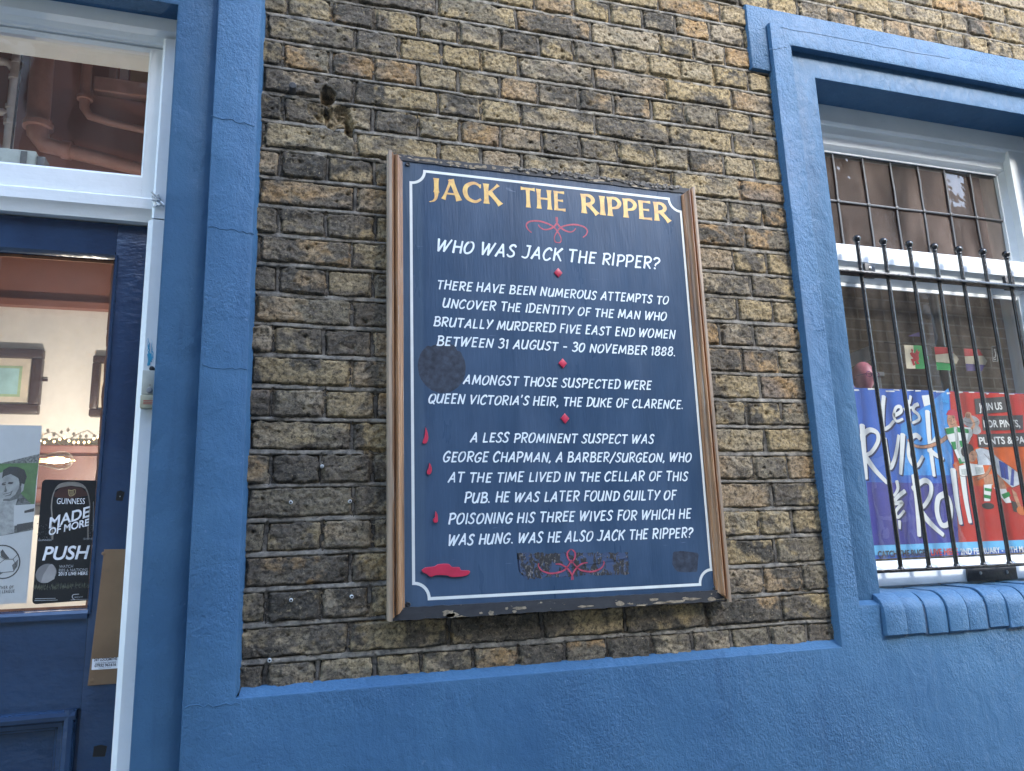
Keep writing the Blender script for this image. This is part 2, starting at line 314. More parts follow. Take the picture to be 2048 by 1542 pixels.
# casual brush capitals: (advance width, [strokes]); 's' smooth, 'p' straight
G = {
'A': (.62, ['p', (.0, 0), (.40, 1)], ['p', (.38, .99), (.56, 0)], ['p', (.14, .33), (.50, .33)]),
'B': (.56, ['p', (.08, 0), (.08, 1)], ['s', (0, .95), (.30, 1), (.47, .86), (.42, .63), (.10, .53)], ['s', (.12, .54), (.42, .50), (.56, .29), (.42, .04), (.0, .03)]),
'C': (.54, ['s', (.54, .82), (.44, .98), (.28, .96), (.08, .70), (.02, .35), (.14, .05), (.34, .03), (.52, .20)]),
'D': (.58, ['p', (.10, 0), (.10, 1)], ['s', (0, .94), (.34, .98), (.56, .76), (.57, .42), (.40, .10), (0, .02)]),
'E': (.48, ['p', (.08, 0), (.08, 1)], ['p', (.04, .95), (.48, .97)], ['p', (.08, .53), (.40, .54)], ['p', (.02, .04), (.46, .05)]),
'F': (.46, ['p', (.08, 0), (.08, 1)], ['p', (.04, .95), (.50, .97)], ['p', (.08, .50), (.40, .51)]),
'G': (.58, ['s', (.55, .83), (.44, .98), (.28, .96), (.08, .70), (.02, .35), (.14, .05), (.34, .03), (.50, .20), (.53, .42)], ['p', (.32, .43), (.60, .43)]),
'H': (.58, ['p', (.06, 0), (.06, 1)], ['p', (.53, 0), (.53, 1)], ['p', (.06, .50), (.53, .50)]),
'I': (.14, ['p', (.07, 0), (.07, 1)]),
'J': (.50, ['s', (.44, .98), (.42, .5), (.38, .16), (.22, .02), (-.02, .10)], ['p', (.22, .97), (.52, .97)]),
'K': (.58, ['p', (.06, 0), (.06, 1)], ['p', (.56, 1), (.08, .44)], ['p', (.22, .60), (.56, 0)]),
'L': (.46, ['p', (.08, 0), (.08, 1)], ['p', (.04, .045), (.46, .06)]),
'M': (.78, ['p', (.03, 0), (.13, 1)], ['p', (.13, .97), (.37, .15)], ['p', (.37, .15), (.66, 1)], ['p', (.66, .99), (.74, 0)]),
'N': (.62, ['p', (.05, 0), (.09, 1)], ['p', (.09, .97), (.50, .03)], ['p', (.50, 0), (.58, 1)]),
'O': (.60, ['s', (.34, .98), (.14, .85), (.02, .45), (.10, .08), (.28, .02), (.48, .18), (.59, .55), (.52, .90), (.34, .98), (.24, .94)]),
'P': (.54, ['p', (.08, 0), (.08, 1)], ['s', (0, .94), (.34, .99), (.53, .80), (.44, .52), (.10, .42)]),
'Q': (.60, ['s', (.34, .98), (.14, .85), (.02, .45), (.10, .08), (.28, .02), (.48, .18), (.59, .55), (.52, .90), (.34, .98), (.24, .94)], ['p', (.30, .24), (.58, -.10)]),
'R': (.57, ['p', (.08, 0), (.08, 1)], ['s', (0, .94), (.34, .99), (.53, .80), (.44, .55), (.12, .46)], ['p', (.22, .46), (.54, 0)]),
'S': (.50, ['s', (.49, .84), (.38, .98), (.20, .94), (.10, .74), (.24, .55), (.40, .40), (.42, .16), (.26, .02), (.08, .05), (-.02, .19)]),
'T': (.54, ['p', (.27, 0), (.27, .97)], ['p', (-.01, .95), (.56, .96)]),
'U': (.58, ['s', (.05, 1), (.02, .5), (.04, .16), (.18, .02), (.36, .10), (.47, .40), (.54, 1)], ['p', (.54, 1), (.50, 0)]),
'V': (.56, ['p', (.03, 1), (.22, 0)], ['p', (.20, .02), (.58, 1)]),
'W': (.86, ['p', (.03, 1), (.14, 0)], ['p', (.13, .02), (.46, .90)], ['p', (.46, .92), (.50, 0)], ['p', (.49, .02), (.88, 1)]),
'Y': (.54, ['p', (.02, 1), (.22, .47)], ['p', (.56, 1), (.12, 0)]),
'X': (.54, ['p', (.02, 1), (.52, 0)], ['p', (.52, 1), (.02, 0)]), 'Z': (.5, ['p', (.02, .96), (.5, .96)], ['p', (.5, .96), (0, .04)], ['p', (0, .04), (.48, .04)]),
'0': (.54, ['s', (.30, .98), (.10, .82), (.02, .42), (.10, .08), (.26, .02), (.44, .2), (.52, .58), (.46, .90), (.30, .98)]),
'1': (.22, ['p', (.12, 0), (.12, 1)], ['p', (.12, .97), (-.02, .82)]),
'3': (.48, ['s', (.04, .86), (.22, .99), (.42, .88), (.38, .64), (.20, .54)], ['s', (.20, .55), (.42, .46), (.46, .20), (.24, .01), (0, .12)]),
'8': (.50, ['s', (.26, .53), (.08, .68), (.12, .92), (.30, .99), (.44, .86), (.40, .66), (.26, .53), (.06, .38), (.02, .14), (.22, .01), (.42, .14), (.44, .36), (.26, .53)]),
'?': (.46, ['s', (.02, .82), (.16, .98), (.38, .94), (.46, .74), (.34, .54), (.20, .42), (.18, .26)], ['p', (.15, .01), (.17, .10)]),
'.': (.12, ['p', (.05, .01), (.06, .10)]), ',': (.14, ['p', (.08, .10), (.0, -.14)]), "'": (.12, ['p', (.08, 1.02), (.03, .76)]),
'-': (.40, ['p', (.03, .45), (.37, .45)]), '/': (.40, ['p', (-.04, -.12), (.44, 1.06)]),
}
def brush_text(mb, text, x0, x1, z0, z1, h, y, slant=0.20, wt=0.155, gap=0.17, space=0.36, seed=1):
    rr = random.Random(seed); pos = 0.0; items = []
    for ch in text:
        if ch == ' ': pos += space; continue
        g = G[ch]; items.append((pos, g)); pos += g[0] + gap
    tot = pos - gap; ex = slant * h; sc = (x1 - x0 - 0.3 * ex) / tot; idx = 0
    for p, g in items:
        jx, jz, js = rr.uniform(-.022, .022), rr.uniform(-.03, .03), rr.uniform(.94, 1.05)
        for st in g[1:]:
            pts = st[1:]; pts = catmull(pts) if st[0] == 's' else [tuple(np.array(pts[0]) + (np.array(pts[1]) - np.array(pts[0])) * k / 4) for k in range(5)]
            q = []
            for (u, v) in pts:
                xx = x0 + (p + u + jx) * sc + slant * v * h
                zz = (z0 + (z1 - z0) * (xx - x0) / (x1 - x0)) + (v * js + jz) * h
                q.append((xx, zz))
            w0 = wt * h * rr.uniform(.93, 1.07)
            idx += 1
            ribbon(mb, q, lambda t, w0=w0: w0 * (1.06 - 0.22 * t), y - 0.000012 * (idx % 40))
_fc = [0]
def font_geo(text, bold=0.0, shear=0.0, spacing=1.0):
    cu = bpy.data.curves.new('tmp_text', 'FONT'); cu.body = text; cu.offset = bold; cu.shear = shear; cu.space_character = spacing; cu.resolution_u = 4
    o = bpy.data.objects.new('tmp_text', cu); COL.objects.link(o)
    dg = bpy.context.evaluated_depsgraph_get(); me = bpy.data.meshes.new_from_object(o.evaluated_get(dg))
    v = np.array([x.co[:2] for x in me.vertices]); f = [tuple(p.vertices) for p in me.polygons]
    bpy.data.objects.remove(o); bpy.data.curves.remove(cu); bpy.data.meshes.remove(me)
    return v, f
def print_text(mb, text, a, b, h, y, bold=0.0, shear=0.0, spacing=1.0, d=0.0):
    """text from baseline point a to baseline point b (x,z), capital height h"""
    v, f = font_geo(text, bold, shear, spacing)
    x0, x1 = v[:, 0].min(), v[:, 0].max(); cap = 0.73
    ax = np.array(b) - np.array(a); n = np.array([0.0, 1.0])
    P = [np.array(a) + ax * ((p[0] - x0) / (x1 - x0)) + n * (p[1] / cap * h) for p in v]
    mb.add([(p[0], y, p[1]) for p in P], f)
def flatMB():
    m_ = MB(); m_.flatprint = True; return m_
# ================================================================= STREET AND OPPOSITE SIDE
M['pave'] = flat('paving_stone', (0.30, 0.29, 0.27, 1), 0.85, bump=0.004, bs=40, vs=2)
M['road'] = flat('asphalt', (0.07, 0.07, 0.072, 1), 0.9, bump=0.006, bs=90, vs=3)
struct(obj('ground', MB().box(-60, 60, -60, 40, -0.4, -0.15), M['road']))
struct(obj('pavement', MB().bbox(-40, 40, -1.9, 0.3, -0.148, 0.0, 0.02), M['pave']))
struct(obj('far_pavement', MB().bbox(-40, 40, -7.0, -5.6, -0.148, 0.0, 0.02), M['pave']))
FY = -7.0
redw = far_brick('red_painted_brick', (0.18, 0.062, 0.044, 1), (0.22, 0.075, 0.052, 1), (0.17, 0.06, 0.045, 1))
brw = far_brick('brown_street_brick', (0.085, 0.066, 0.050, 1), (0.13, 0.105, 0.080, 1), (0.16, 0.15, 0.135, 1))
whw = flat('white_stucco', (0.50, 0.50, 0.49, 1), 0.8, var=0.05)
redpipe = flat('red_painted_pipe', (0.30, 0.11, 0.08, 1), 0.45)
whpipe = flat('white_plastic_pipe', (0.62, 0.60, 0.60, 1), 0.4)
darkgl = flat('far_window_glass', (0.03, 0.035, 0.04, 1), 0.08)
tanw = flat('tan_stone_band', (0.42, 0.30, 0.16, 1), 0.8)
greyt = flat('dark_grey_cladding', (0.05, 0.048, 0.055, 1), 0.5)
def far_window(b, x0, x1, z0, z1):
    f = MB()
    for (a, c, d, e) in ((x0, x0 + .08, z0, z1), (x1 - .08, x1, z0, z1), (x0 + .08, x1 - .08, z1 - .08, z1), (x0 + .08, x1 - .08, z0, z0 + .08), (x0 + .08, x1 - .08, (z0 + z1) / 2 - .03, (z0 + z1) / 2 + .03)):
        f.box(a, c, FY - .06, FY + .05, d, e)
    xm = (x0 + x1) / 2
    f.box(xm - .02, xm + .02, FY - .05, FY + .04, z0 + .08, (z0 + z1) / 2 - .03); f.box(xm - .02, xm + .02, FY - .05, FY + .04, (z0 + z1) / 2 + .03, z1 - .08)
    f.box(x0 - .08, x1 + .08, FY + .003, FY + .12, z0 - .1, z0 - .003)
    wf = obj('window', f, whw, b)
    obj('pane', MB().box(x0 + .07, x1 - .07, FY + .003, FY + .012, z0 + .07, z1 - .07), darkgl, wf)
b = thing('red_building', 'red painted brick house with white ground floor across the street', 'building', (-4, FY, 0))
obj('wall', MB().box(-14, 1.5, FY - 4, FY, 4.15, 11.4), redw, b)
obj('ground_floor', MB().box(-14, 1.5, FY - 4, FY + .04, -.15, 4.15), whw, b)
obj('stone_band', MB().box(-14, 1.5, FY - .2, FY + .10, 8.0, 8.4), tanw, b)
obj('drain_pipe', MB().tube([(-2.72, FY + .12, 8), (-2.9, FY + .12, 4.4)], .065, 12).tube([(-2.75, FY + .12, 7.1), (-3.05, FY + .12, 7.25), (-3.3, FY + .12, 7.2)], .05, 10).tube([(-2.85, FY + .12, 5.9), (-3.1, FY + .12, 6.05), (-3.4, FY + .12, 6.0)], .05, 10), whpipe, b, 40)
obj('soil_pipe', MB().tube([(-2.35, FY + .14, 8), (-2.4, FY + .14, 6.0), (-2.35, FY + .16, 5.75), (-2.1, FY + .16, 5.55), (-.6, FY + .16, 5.1), (1.4, FY + .16, 4.9)], .11, 14).lathe([(.15, 0), (.15, .25)], (-2.4, FY + .14, 6.0)), redpipe, b, 40)
obj('soil_pipe', MB().tube([(-1.75, FY + .14, 8), (-1.8, FY + .14, 6.9), (-1.75, FY + .16, 6.7), (-1.5, FY + .16, 6.55), (-.4, FY + .16, 6.3), (1.4, FY + .16, 6.1)], .06, 14).lathe([(.1, 0), (.1, .16)], (-1.8, FY + .14, 6.9)), redpipe, b, 40)
far_window(b, -1.5, -.4, 6.95, 8.0); far_window(b, -2.4, -1.3, 1.2, 3.2); far_window(b, -5.4, -4.2, 1.2, 3.2); far_window(b, -.2, .9, 1.2, 3.2)
b = thing('brown_building', 'brown brick building with white sash windows across the street', 'building', (6, FY, 0))
obj('wall', MB().poly([(1.5, -.15), (10.35, -.15), (10.35, 8.0), (7.6, 8.0), (7.6, 6.4), (6.3, 6.4), (5.45, 7.5), (5.1, 8.1), (4.7, 8.8), (4.2, 9.3), (3.4, 10.6), (1.5, 11.4)], FY, FY - 4), brw, b)  # unseen; roofline shaped to shade the pub wall except its upper right
far_window(b, 2.6, 3.7, 1.0, 2.8); far_window(b, 5.4, 6.5, 1.0, 2.8); far_window(b, 8.3, 9.5, .9, 2.6); far_window(b, 6.6, 7.5, 4.6, 6.2)
obj('drain_pipe', MB().tube([(9.7, FY + .1, 6.6), (9.7, FY + .1, 0)], .06, 12), whpipe, b, 40)
b = thing('grey_building', 'dark grey clad building at the far corner across the street', 'building', (14, FY, 0))
obj('wall', MB().box(11.6, 24, FY - 6, FY, -.15, 8.2), greyt, b)
obj('string_course', MB().box(11.6, 24, FY - .01, FY + .1, 4.2, 4.4), whw, b)
# ================================================================= THE PUB
pub = thing('pub_building', 'blue painted pub front with old brick wall, glazed door and barred window', 'building', (0.6, 0.15, 0))
# ---- brick relief
def vnoise(X, Z, sc, seed, ax=1.0):
    r = np.random.RandomState(seed); u = X / sc / ax + 37.3; v = Z / sc + 91.7
    iu, iv = np.floor(u).astype(int), np.floor(v).astype(int); fu, fv = u - iu, v - iv
    fu, fv = fu * fu * (3 - 2 * fu), fv * fv * (3 - 2 * fv)
    iu -= iu.min(); iv -= iv.min(); T = r.rand(iu.max() + 2, iv.max() + 2)
    return (T[iu, iv] * (1 - fu) + T[iu + 1, iv] * fu) * (1 - fv) + (T[iu, iv + 1] * (1 - fu) + T[iu + 1, iv + 1] * fu) * fv
def fbm(X, Z, sc, seed, o=3, ax=1.0):
    return sum(vnoise(X, Z, sc / 2 ** i, seed + i, ax) * .5 ** i for i in range(o)) / sum(.5 ** i for i in range(o)) - .5
PIT, ZO, C0 = .0762, .974, .1165
def row_joints(k):
    rr = random.Random(k * 7 + 3); xs = []
    if k % 2:                                   # headers
        xs = [-.118 + C0 * i + rr.uniform(-.005, .005) for i in range(40)]
    else:                                       # stretchers, a few made of two headers
        base = [-.05, .180] + [.180 + .2297 * i for i in range(1, 19)]
        if k < 16: base = [-.05] + [.182 + .2297 * i for i in range(19)]
        for a in base: xs.append(a + rr.uniform(-.006, .006))
        ex = [(a + b_) / 2 for a, b_ in zip(xs[1:], xs[2:]) if rr.random() < .14]
        xs = sorted(xs + ex)
        if k in (24, 22): xs = sorted(xs + [.528])
    return xs
def brick_panel(x0, x1, z0, z1, step):
    nx, nz = int((x1 - x0) / step) + 1, int((z1 - z0) / step) + 1
    X, Z = np.meshgrid(np.linspace(x0, x1, nx), np.linspace(z0, z1, nz), indexing='ij')
    und = (fbm(X, Z, .45, 5, 2) * .009)
    jag = fbm(X, Z, .020, 21, 3) * .010
    V = (Z + und - ZO) / PIT; kk = np.floor(V).astype(int); dv = (V - kk) * PIT      # bed joints at whole numbers
    dB = np.minimum(dv, PIT - dv); up = np.where(dv < PIT / 2, 1, 0)                 # distance to the nearest bed joint centre
    dJ = np.full(X.shape, 9.0); bid = np.zeros(X.shape, int)
    for k in np.unique(kk):
        msk = kk == k; xs = np.array(row_joints(int(k))); xv = X[msk] + fbm(X[msk], Z[msk], .06, 77, 2) * .008
        idx = np.searchsorted(xs, xv); lo = xs[np.clip(idx - 1, 0, len(xs) - 1)]; hi = xs[np.clip(idx, 0, len(xs) - 1)]
        dJ[msk] = np.minimum(np.abs(xv - lo), np.abs(hi - xv)); bid[msk] = (int(k) * 61 + idx) % 4096
    rs = np.random.RandomState(3); T1, T2, T3, T4 = rs.rand(4096), rs.rand(4096), rs.rand(4096), rs.rand(4096)
    d = np.minimum(dB, dJ) - .0052
    dd = -np.log(np.exp(-(dB - .0070) / .0022) + np.exp(-(dJ - .0062) / .0022)) * .0022 + jag * 1.0        # rounded, ragged edge
    rough = fbm(X, Z, .05, 31, 4, 1.5) * .0062 + fbm(X, Z, .013, 41, 3, 1.4) * .0062 + fbm(X, Z, .006, 44, 1) * .0018
    ridge = -np.abs(fbm(X + .3 * Z, Z, .045, 51, 3, 1.8)) * .0065 * (.2 + T3[bid])
    crack = np.abs(fbm(X - .4 * Z, Z, .09, 58, 3, 2.2)); crk = np.exp(-(crack / .012) ** 2) * (T4[bid] > .55) * .0016 * np.clip(fbm(X, Z, .04, 66, 2) * 6 + .6, 0, 1)
    brick = .003 + (T1[bid] - .5) * .004 + rough + ridge + .003 - crk
    edge = np.clip(dd / .0035, 0, 1)
    brick = brick - .0085 * (1 - edge) ** 2
    pits = np.zeros(X.shape); rp = np.random.RandomState(8)
    for _ in range(int((x1 - x0) * (z1 - z0) * 150)):
        px, pz, pr = rp.uniform(x0, x1), rp.uniform(z0, z1), abs(rp.normal(0, .0020)) + .0014
        i0, i1 = max(0, int((px - x0 - 3 * pr) / step)), int((px - x0 + 3 * pr) / step) + 2; j0, j1 = max(0, int((pz - z0 - 3 * pr) / step)), int((pz - z0 + 3 * pr) / step) + 2
        sx, sz = X[i0:i1, j0:j1], Z[i0:i1, j0:j1]
        pits[i0:i1, j0:j1] = np.maximum(pits[i0:i1, j0:j1], np.exp(-(((sx - px) / 1.4) ** 2 + (sz - pz) ** 2) / pr ** 2 * .9))
    brick -= .007 * pits
    # pointing: a weathered ribbon, proud and rough
    jw = fbm(X, Z, .05, 63, 3, 2.5) * .007
    bedc = np.where(up, dv, dv - PIT)                                                # signed, + above the joint centre
    ribB = 1 / (1 + np.exp((np.abs(bedc) - (.0063 + jw * .7)) / .0007)); ribJ = 1 / (1 + np.exp((dJ - (.0050 + jw * .6)) / .0008))
    mb_ = .0026 - .26 * np.clip(bedc, -.007, .007) + fbm(X, Z, .03, 71, 3, 3) * .004
    mj = -.0015 + fbm(X, Z, .03, 73, 3) * .004
    gap = -.0065 + fbm(X, Z, .02, 75, 2) * .004
    lost = np.clip((fbm(X, Z, .13, 81, 3) - .17) * 12, 0, 1)                         # places where the pointing has gone
    mort = np.where(ribB > ribJ, gap + (mb_ - gap) * ribB, gap + (mj - gap) * ribJ)
    mort = mort - lost * .004
    H = np.maximum(brick, mort); isb = (brick >= mort)
    rib = np.maximum(ribB, ribJ)
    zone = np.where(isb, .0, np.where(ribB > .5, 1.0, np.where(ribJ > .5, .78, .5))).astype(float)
    # hole knocked in the brickwork at the upper left, and a few spalled faces
    dig = np.zeros(X.shape)
    for (cx, cz, ax_, az_, dp) in ((.113, 2.662, .017, .026, .026), (.150, 2.628, .022, .012, .022), (.130, 2.600, .050, .030, .018), (.167, 2.585, .012, .030, .028), (.085, 2.62, .03, .02, .010), (.30, 2.50, .05, .012, .008), (1.10, 2.51, .05, .012, .012)):
        q = ((X - cx) / ax_) ** 2 + ((Z - cz) / az_) ** 2 + fbm(X, Z, .02, 91, 3) * 1.6
        dig = np.maximum(dig, dp * np.clip(1.25 - q, 0, 1) ** .6)
    H = H - dig * (1 + fbm(X, Z, .012, 95, 2)); zone = np.where(dig > .012, 0.0, zone)
    tone = np.clip(.5 + (T2[bid] - .5) * .85 + fbm(X, Z, .03, 101, 4) * 1.2, 0, 1)
    hi_ = np.clip((Z - 1.7) / 1.3, 0, 1)
    wb = T3[bid]; wf = fbm(X + .4 * Z, Z, .055, 111, 5, 1.6) * 1.15 + fbm(X, Z, .2, 117, 2) * .5 + fbm(X, Z, .016, 119, 3) * .45
    worn = np.clip((wf + .03 + .30 * (wb - .62) + .10 * hi_ + .05 * np.clip(X, 0, 1.5)) * 5.5, 0, 1) * (.35 + .65 * (fbm(X, Z, .007, 121, 2) + .5))
    worn = np.maximum(worn, np.clip((dig - .004) * 60, 0, .8) * (fbm(X, Z, .03, 140, 3) > -.08))
    soot_shade = np.clip(.25 - .16 * hi_ + .28 * fbm(X, Z, .5, 131, 3) - .17 * np.clip(X - .1, 0, 1) + .5 * np.clip(fbm(X, Z, .06, 135, 4) - .12, 0, 1), 0, .62)
    soot_shade = np.clip(soot_shade + .40 * np.clip((dig - .020) * 80, 0, 1), 0, .9)  # shade of the hole's deepest parts put into the colour
    hue = np.clip(T4[bid] * .9 + .05 + fbm(X, Z, .1, 141, 2) * .3, 0, 1)
    n = nx * nz; co = np.empty((n, 3), np.float32); co[:, 0] = X.ravel(); co[:, 1] = -H.ravel() + .004; co[:, 2] = Z.ravel()
    i, j = np.meshgrid(np.arange(nx - 1), np.arange(nz - 1), indexing='ij'); a = (i * nz + j).ravel()
    return co, np.stack([a, a + nz, a + nz + 1, a + 1], 1), [q.ravel() for q in (zone, tone, worn, hue, soot_shade)]
def brick_mesh(name, panels, parent):
    cs, fs, at_ = [], [], [[] for _ in range(5)]; k = 0
    for p in panels:
        c, f, a = brick_panel(*p); cs.append(c); fs.append(f + k); k += len(c)
        for q, r in zip(at_, a): q.append(r)
    co = np.concatenate(cs); fa = np.concatenate(fs)
    me = bpy.data.meshes.new(name); me.vertices.add(len(co)); me.vertices.foreach_set('co', co.ravel())
    me.loops.add(fa.size); me.loops.foreach_set('vertex_index', fa.ravel().astype(np.int32))
    me.polygons.add(len(fa)); me.polygons.foreach_set('loop_start', np.arange(0, fa.size, 4, dtype=np.int32)); me.polygons.foreach_set('loop_total', np.full(len(fa), 4, np.int32))
    me.polygons.foreach_set('use_smooth', np.ones(len(fa), bool))
    me.update(calc_edges=True); me.validate()
    for nme, v in zip(('zone', 'tone', 'worn', 'hue', 'soot_shade'), at_):
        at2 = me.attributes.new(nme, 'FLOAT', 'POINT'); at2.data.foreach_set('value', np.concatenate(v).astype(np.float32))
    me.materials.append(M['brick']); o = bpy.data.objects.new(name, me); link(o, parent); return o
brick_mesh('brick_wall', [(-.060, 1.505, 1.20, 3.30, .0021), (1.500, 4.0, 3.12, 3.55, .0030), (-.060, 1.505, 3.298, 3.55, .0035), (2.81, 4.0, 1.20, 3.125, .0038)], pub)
farb = far_brick('upper_wall_brick', (0.10, 0.08, 0.05, 1), (0.16, 0.12, 0.075, 1), (0.2, 0.18, 0.14, 1))
core = MB()
core.box(-.16, 1.60, .045, .33, -.15, 3.6); core.box(1.60, 2.72, .045, .33, -.15, 1.30); core.box(1.60, 2.72, .045, .33, 3.06, 3.6)
core.box(2.72, 6, .045, .33, -.15, 3.6); core.box(-8, -1.45, .045, .33, -.15, 3.6); core.box(-1.45, -.16, .045, .33, 2.87, 3.6); core.box(-16, 16, .045, .40, 3.6, 12)
core.box(-8, 6, 2.4, 2.7, -.15, 8.8)
obj('wall_core', core, farb, pub)
# ---- painted plaster: pilaster, plinth and window surround in one skin
pl = MB()
pl.poly([(-.16, -.15), (4.2, -.15), (4.2, 1.212), (2.80, 1.212), (2.80, 1.316), (1.556, 1.316), (1.556, 3.051), (2.80, 3.051), (2.80, 3.122), (1.482, 3.122), (1.482, 1.212), (-.057, 1.212), (-.057, 3.75), (-.16, 3.75)], -.030, .05, .0055)
pl.add([(-.052, -.027, 1.209), (1.484, -.027, 1.209), (1.484, -.002, 1.228), (1.484, .014, 1.231), (-.046, .014, 1.231), (-.047, -.002, 1.228)], [(0, 1, 2, 5), (5, 2, 3, 4)])
pl.add([(-.059, -.027, 1.209), (-.059, -.027, 3.75), (-.047, .006, 3.75), (-.047, .006, 1.225)], [(0, 1, 2, 3)])
crk = random.Random(5)
def hair(px, py0, px1, py1, y):     # raised hairline in the paint
    a, c = at3(px, py0, y), at3(px1, py1, y); n = 12
    pl.tube([a.lerp(c, i / n) + Vector((0, 0, crk.uniform(-.0035, .0035))) for i in range(n + 1)], .0011, 6)
for q in ((338, 452, 411, 446, .0), (417, 452, 508, 467, -.03), (322, 733, 402, 735, .0), (405, 733, 494, 737, -.03), (292, 1038, 376, 1046, .0), (279, 1424, 362, 1412, .0), (370, 1413, 480, 1408, -.03), (420, 230, 510, 252, -.03),
          (1537, 100, 1584, 92, -.03), (1632, 660, 1650, 662, -.03), (1690, 1092, 1712, 1096, -.03), (1560, 55, 1900, 118, -.03)): hair(*q)
obj('plaster_surround', pl, M['plaster'], pub, 35)
lt = MB().poly([(1.412, 2.957), (1.49, 2.955), (1.49, 3.10), (2.86, 3.10), (2.86, 3.187), (1.412, 3.187)], -.014, .03, .006)
obj('lintel', lt, M['plaster'], pub, 35)
inn = MB().poly([(1.545, 1.31), (1.653, 1.31), (1.657, 2.967), (2.70, 2.967), (2.70, 1.31), (2.82, 1.31), (2.82, 3.058), (1.545, 3.058)], -.004, .20, .004)
inn.add([(1.560, -.028, 1.315), (1.640, -.028, 1.315), (1.640, -.004, 1.326), (1.560, -.004, 1.326)], [(0, 1, 2, 3)])
obj('window_reveal', inn, M['reveal'], pub, 35)
rv = MB().poly([(-.257, -.15), (-.15, -.15), (-.15, 2.86), (-1.5, 2.86), (-1.5, 3.75), (-1.6, 3.75), (-1.6, 3.76), (-.15, 3.76), (-.257, 3.76), (-.257, 2.861)][:3] + [(-.15, 3.75), (-1.6, 3.75), (-1.6, 2.858), (-.257, 2.858)], -.001, .20, .007)
obj('door_reveal', rv, M['reveal'], pub, 35)
# ---- bullnose sill
sl = MB(); x = 1.6235; rs = random.Random(2)
for i in range(15):
    wd = .0685 + rs.uniform(-.003, .003); dz = rs.uniform(-.004, .003); dy = rs.uniform(-.004, .003)
    prof = [(.12, 1.346)] + [(.016 - .056 * math.sin(a), 1.288 + .054 * math.cos(a)) for a in [math.pi / 2 * k / 9 for k in range(10)]] + [(-.041, 1.262), (-.040, 1.231), (-.035, 1.228), (.0, 1.228), (.12, 1.25)]
    bm_ = bmesh.new(); q = MB().extrude([(p[0] + dy, p[1] + dz) for p in prof], 'x', x, x + wd)
    me_ = [bm_.verts.new(v) for v in q.v]
    for f in q.f: bm_.faces.new([me_[k] for k in f])
    bmesh.ops.recalc_face_normals(bm_, faces=bm_.faces[:])
    bmesh.ops.bevel(bm_, geom=[e for e in bm_.edges if e.calc_length() < .12 and abs(e.verts[0].co.x - e.verts[1].co.x) < 1e-6], offset=.003, segments=2, affect='EDGES', profile=.5)
    sl.frombm(bm_)
    gp = [(p[0] + .0045, p[1] - .0035) for p in prof[:-3]] + [(.0, 1.235), (.12, 1.25)]
    sl.cur = 1; sl.extrude(gp, 'x', x + wd - .003, x + .0737 + .003); sl.cur = 0; x += .0737
obj('window_sill', sl, [M['plaster'], flat('dirty_blue_joint', (0.022, 0.05, 0.095, 1), 0.7, var=.5, vs=60, bump=.003, bs=120)], pub, 40)
# ---- the barred window
win = obj('window', MB().box(2.612, 2.735, .125, .26, 1.33, 2.99), M['white'], pub, 30)
def frame_x(prof, x0, x1): return MB().extrude(prof, 'x', x0, x1)
hd = [(.122, 2.99), (.122, 2.906), (.127, 2.899), (.136, 2.897), (.138, 2.888), (.141, 2.872), (.150, 2.866), (.152, 2.862), (.152, 2.838), (.158, 2.830), (.168, 2.822), (.168, 2.817), (.20, 2.817), (.20, 2.99)]
obj('head_frame', frame_x(hd, 1.76, 2.735), M['whiteh'], win, 25)
jm = [(2.735, .122), (2.70 - .012, .122), (2.680, .127), (2.676, .136), (2.650, .141), (2.640, .150), (2.612, .152), (2.604, .158), (2.594, .168), (2.588, .168), (2.588, .2), (2.735, .2)]
obj('jamb_frame', MB().extrude(jm, 'z', 1.395, 2.83), M['white'], win, 25); obj('jamb_frame', MB().extrude([(4.36 - p[0], p[1]) for p in jm], 'z', 1.395, 2.83), M['white'], win, 25)
tr_ = [(.200, 2.458), (.130, 2.458), (.126, 2.454), (.126, 2.398), (.130, 2.394), (.142, 2.386), (.146, 2.362), (.158, 2.352), (.170, 2.340), (.20, 2.340)]
obj('transom_rail', frame_x(tr_, 1.762, 2.72), M['whiteh'], win, 25)
br = [(.20, 1.4235), (.166, 1.4235), (.158, 1.417), (.130, 1.409), (.122, 1.403), (.118, 1.396), (.116, 1.352), (.122, 1.343), (.20, 1.343)]
obj('bottom_rail', frame_x(br, 1.735, 2.72), M['whiteh'], win, 25)
ld_ = flatMB(); rl = random.Random(4)
LX = [1.725, 1.8475, 1.9755, 2.098, 2.2205, 2.343, 2.465, 2.588]
LZ = [2.455, 2.638, 2.822]
for i in range(7):
    for j in range(2):
        a, c = rl.uniform(-.0016, .0016), rl.uniform(-.0016, .0016)
        if (i, j) == (5, 1): a, c = .0022, .003
        x0, x1, z0, z1 = LX[i], LX[i + 1], LZ[j], LZ[j + 1]
        ld_.add([(x0, .180 - a - c, z0), (x1, .180 + a - c, z0), (x1, .180 + a + c, z1), (x0, .180 - a + c, z1)], [(0, 1, 2, 3)])
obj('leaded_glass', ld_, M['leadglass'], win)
lc = MB()
for k, xx in enumerate(LX[1:-1]):
    pts = [(xx + rl.uniform(-.0015, .0015), .1755, LZ[0] + (LZ[2] - LZ[0]) * q / 6) for q in range(7)]; lc.tube(pts, .0045, 8, (1, .6))
lc.tube([(LX[0] + q * .1, .1755, LZ[1] + rl.uniform(-.001, .001)) for q in range(9)] + [(LX[-1], .1755, LZ[1])], .0045, 8, (1, .6))
for xx in LX[1:-1]: lc.lathe([(.0, -.0045), (.007, -.003), (.0075, .003)], (xx, .174, LZ[1]), 'y', 10)
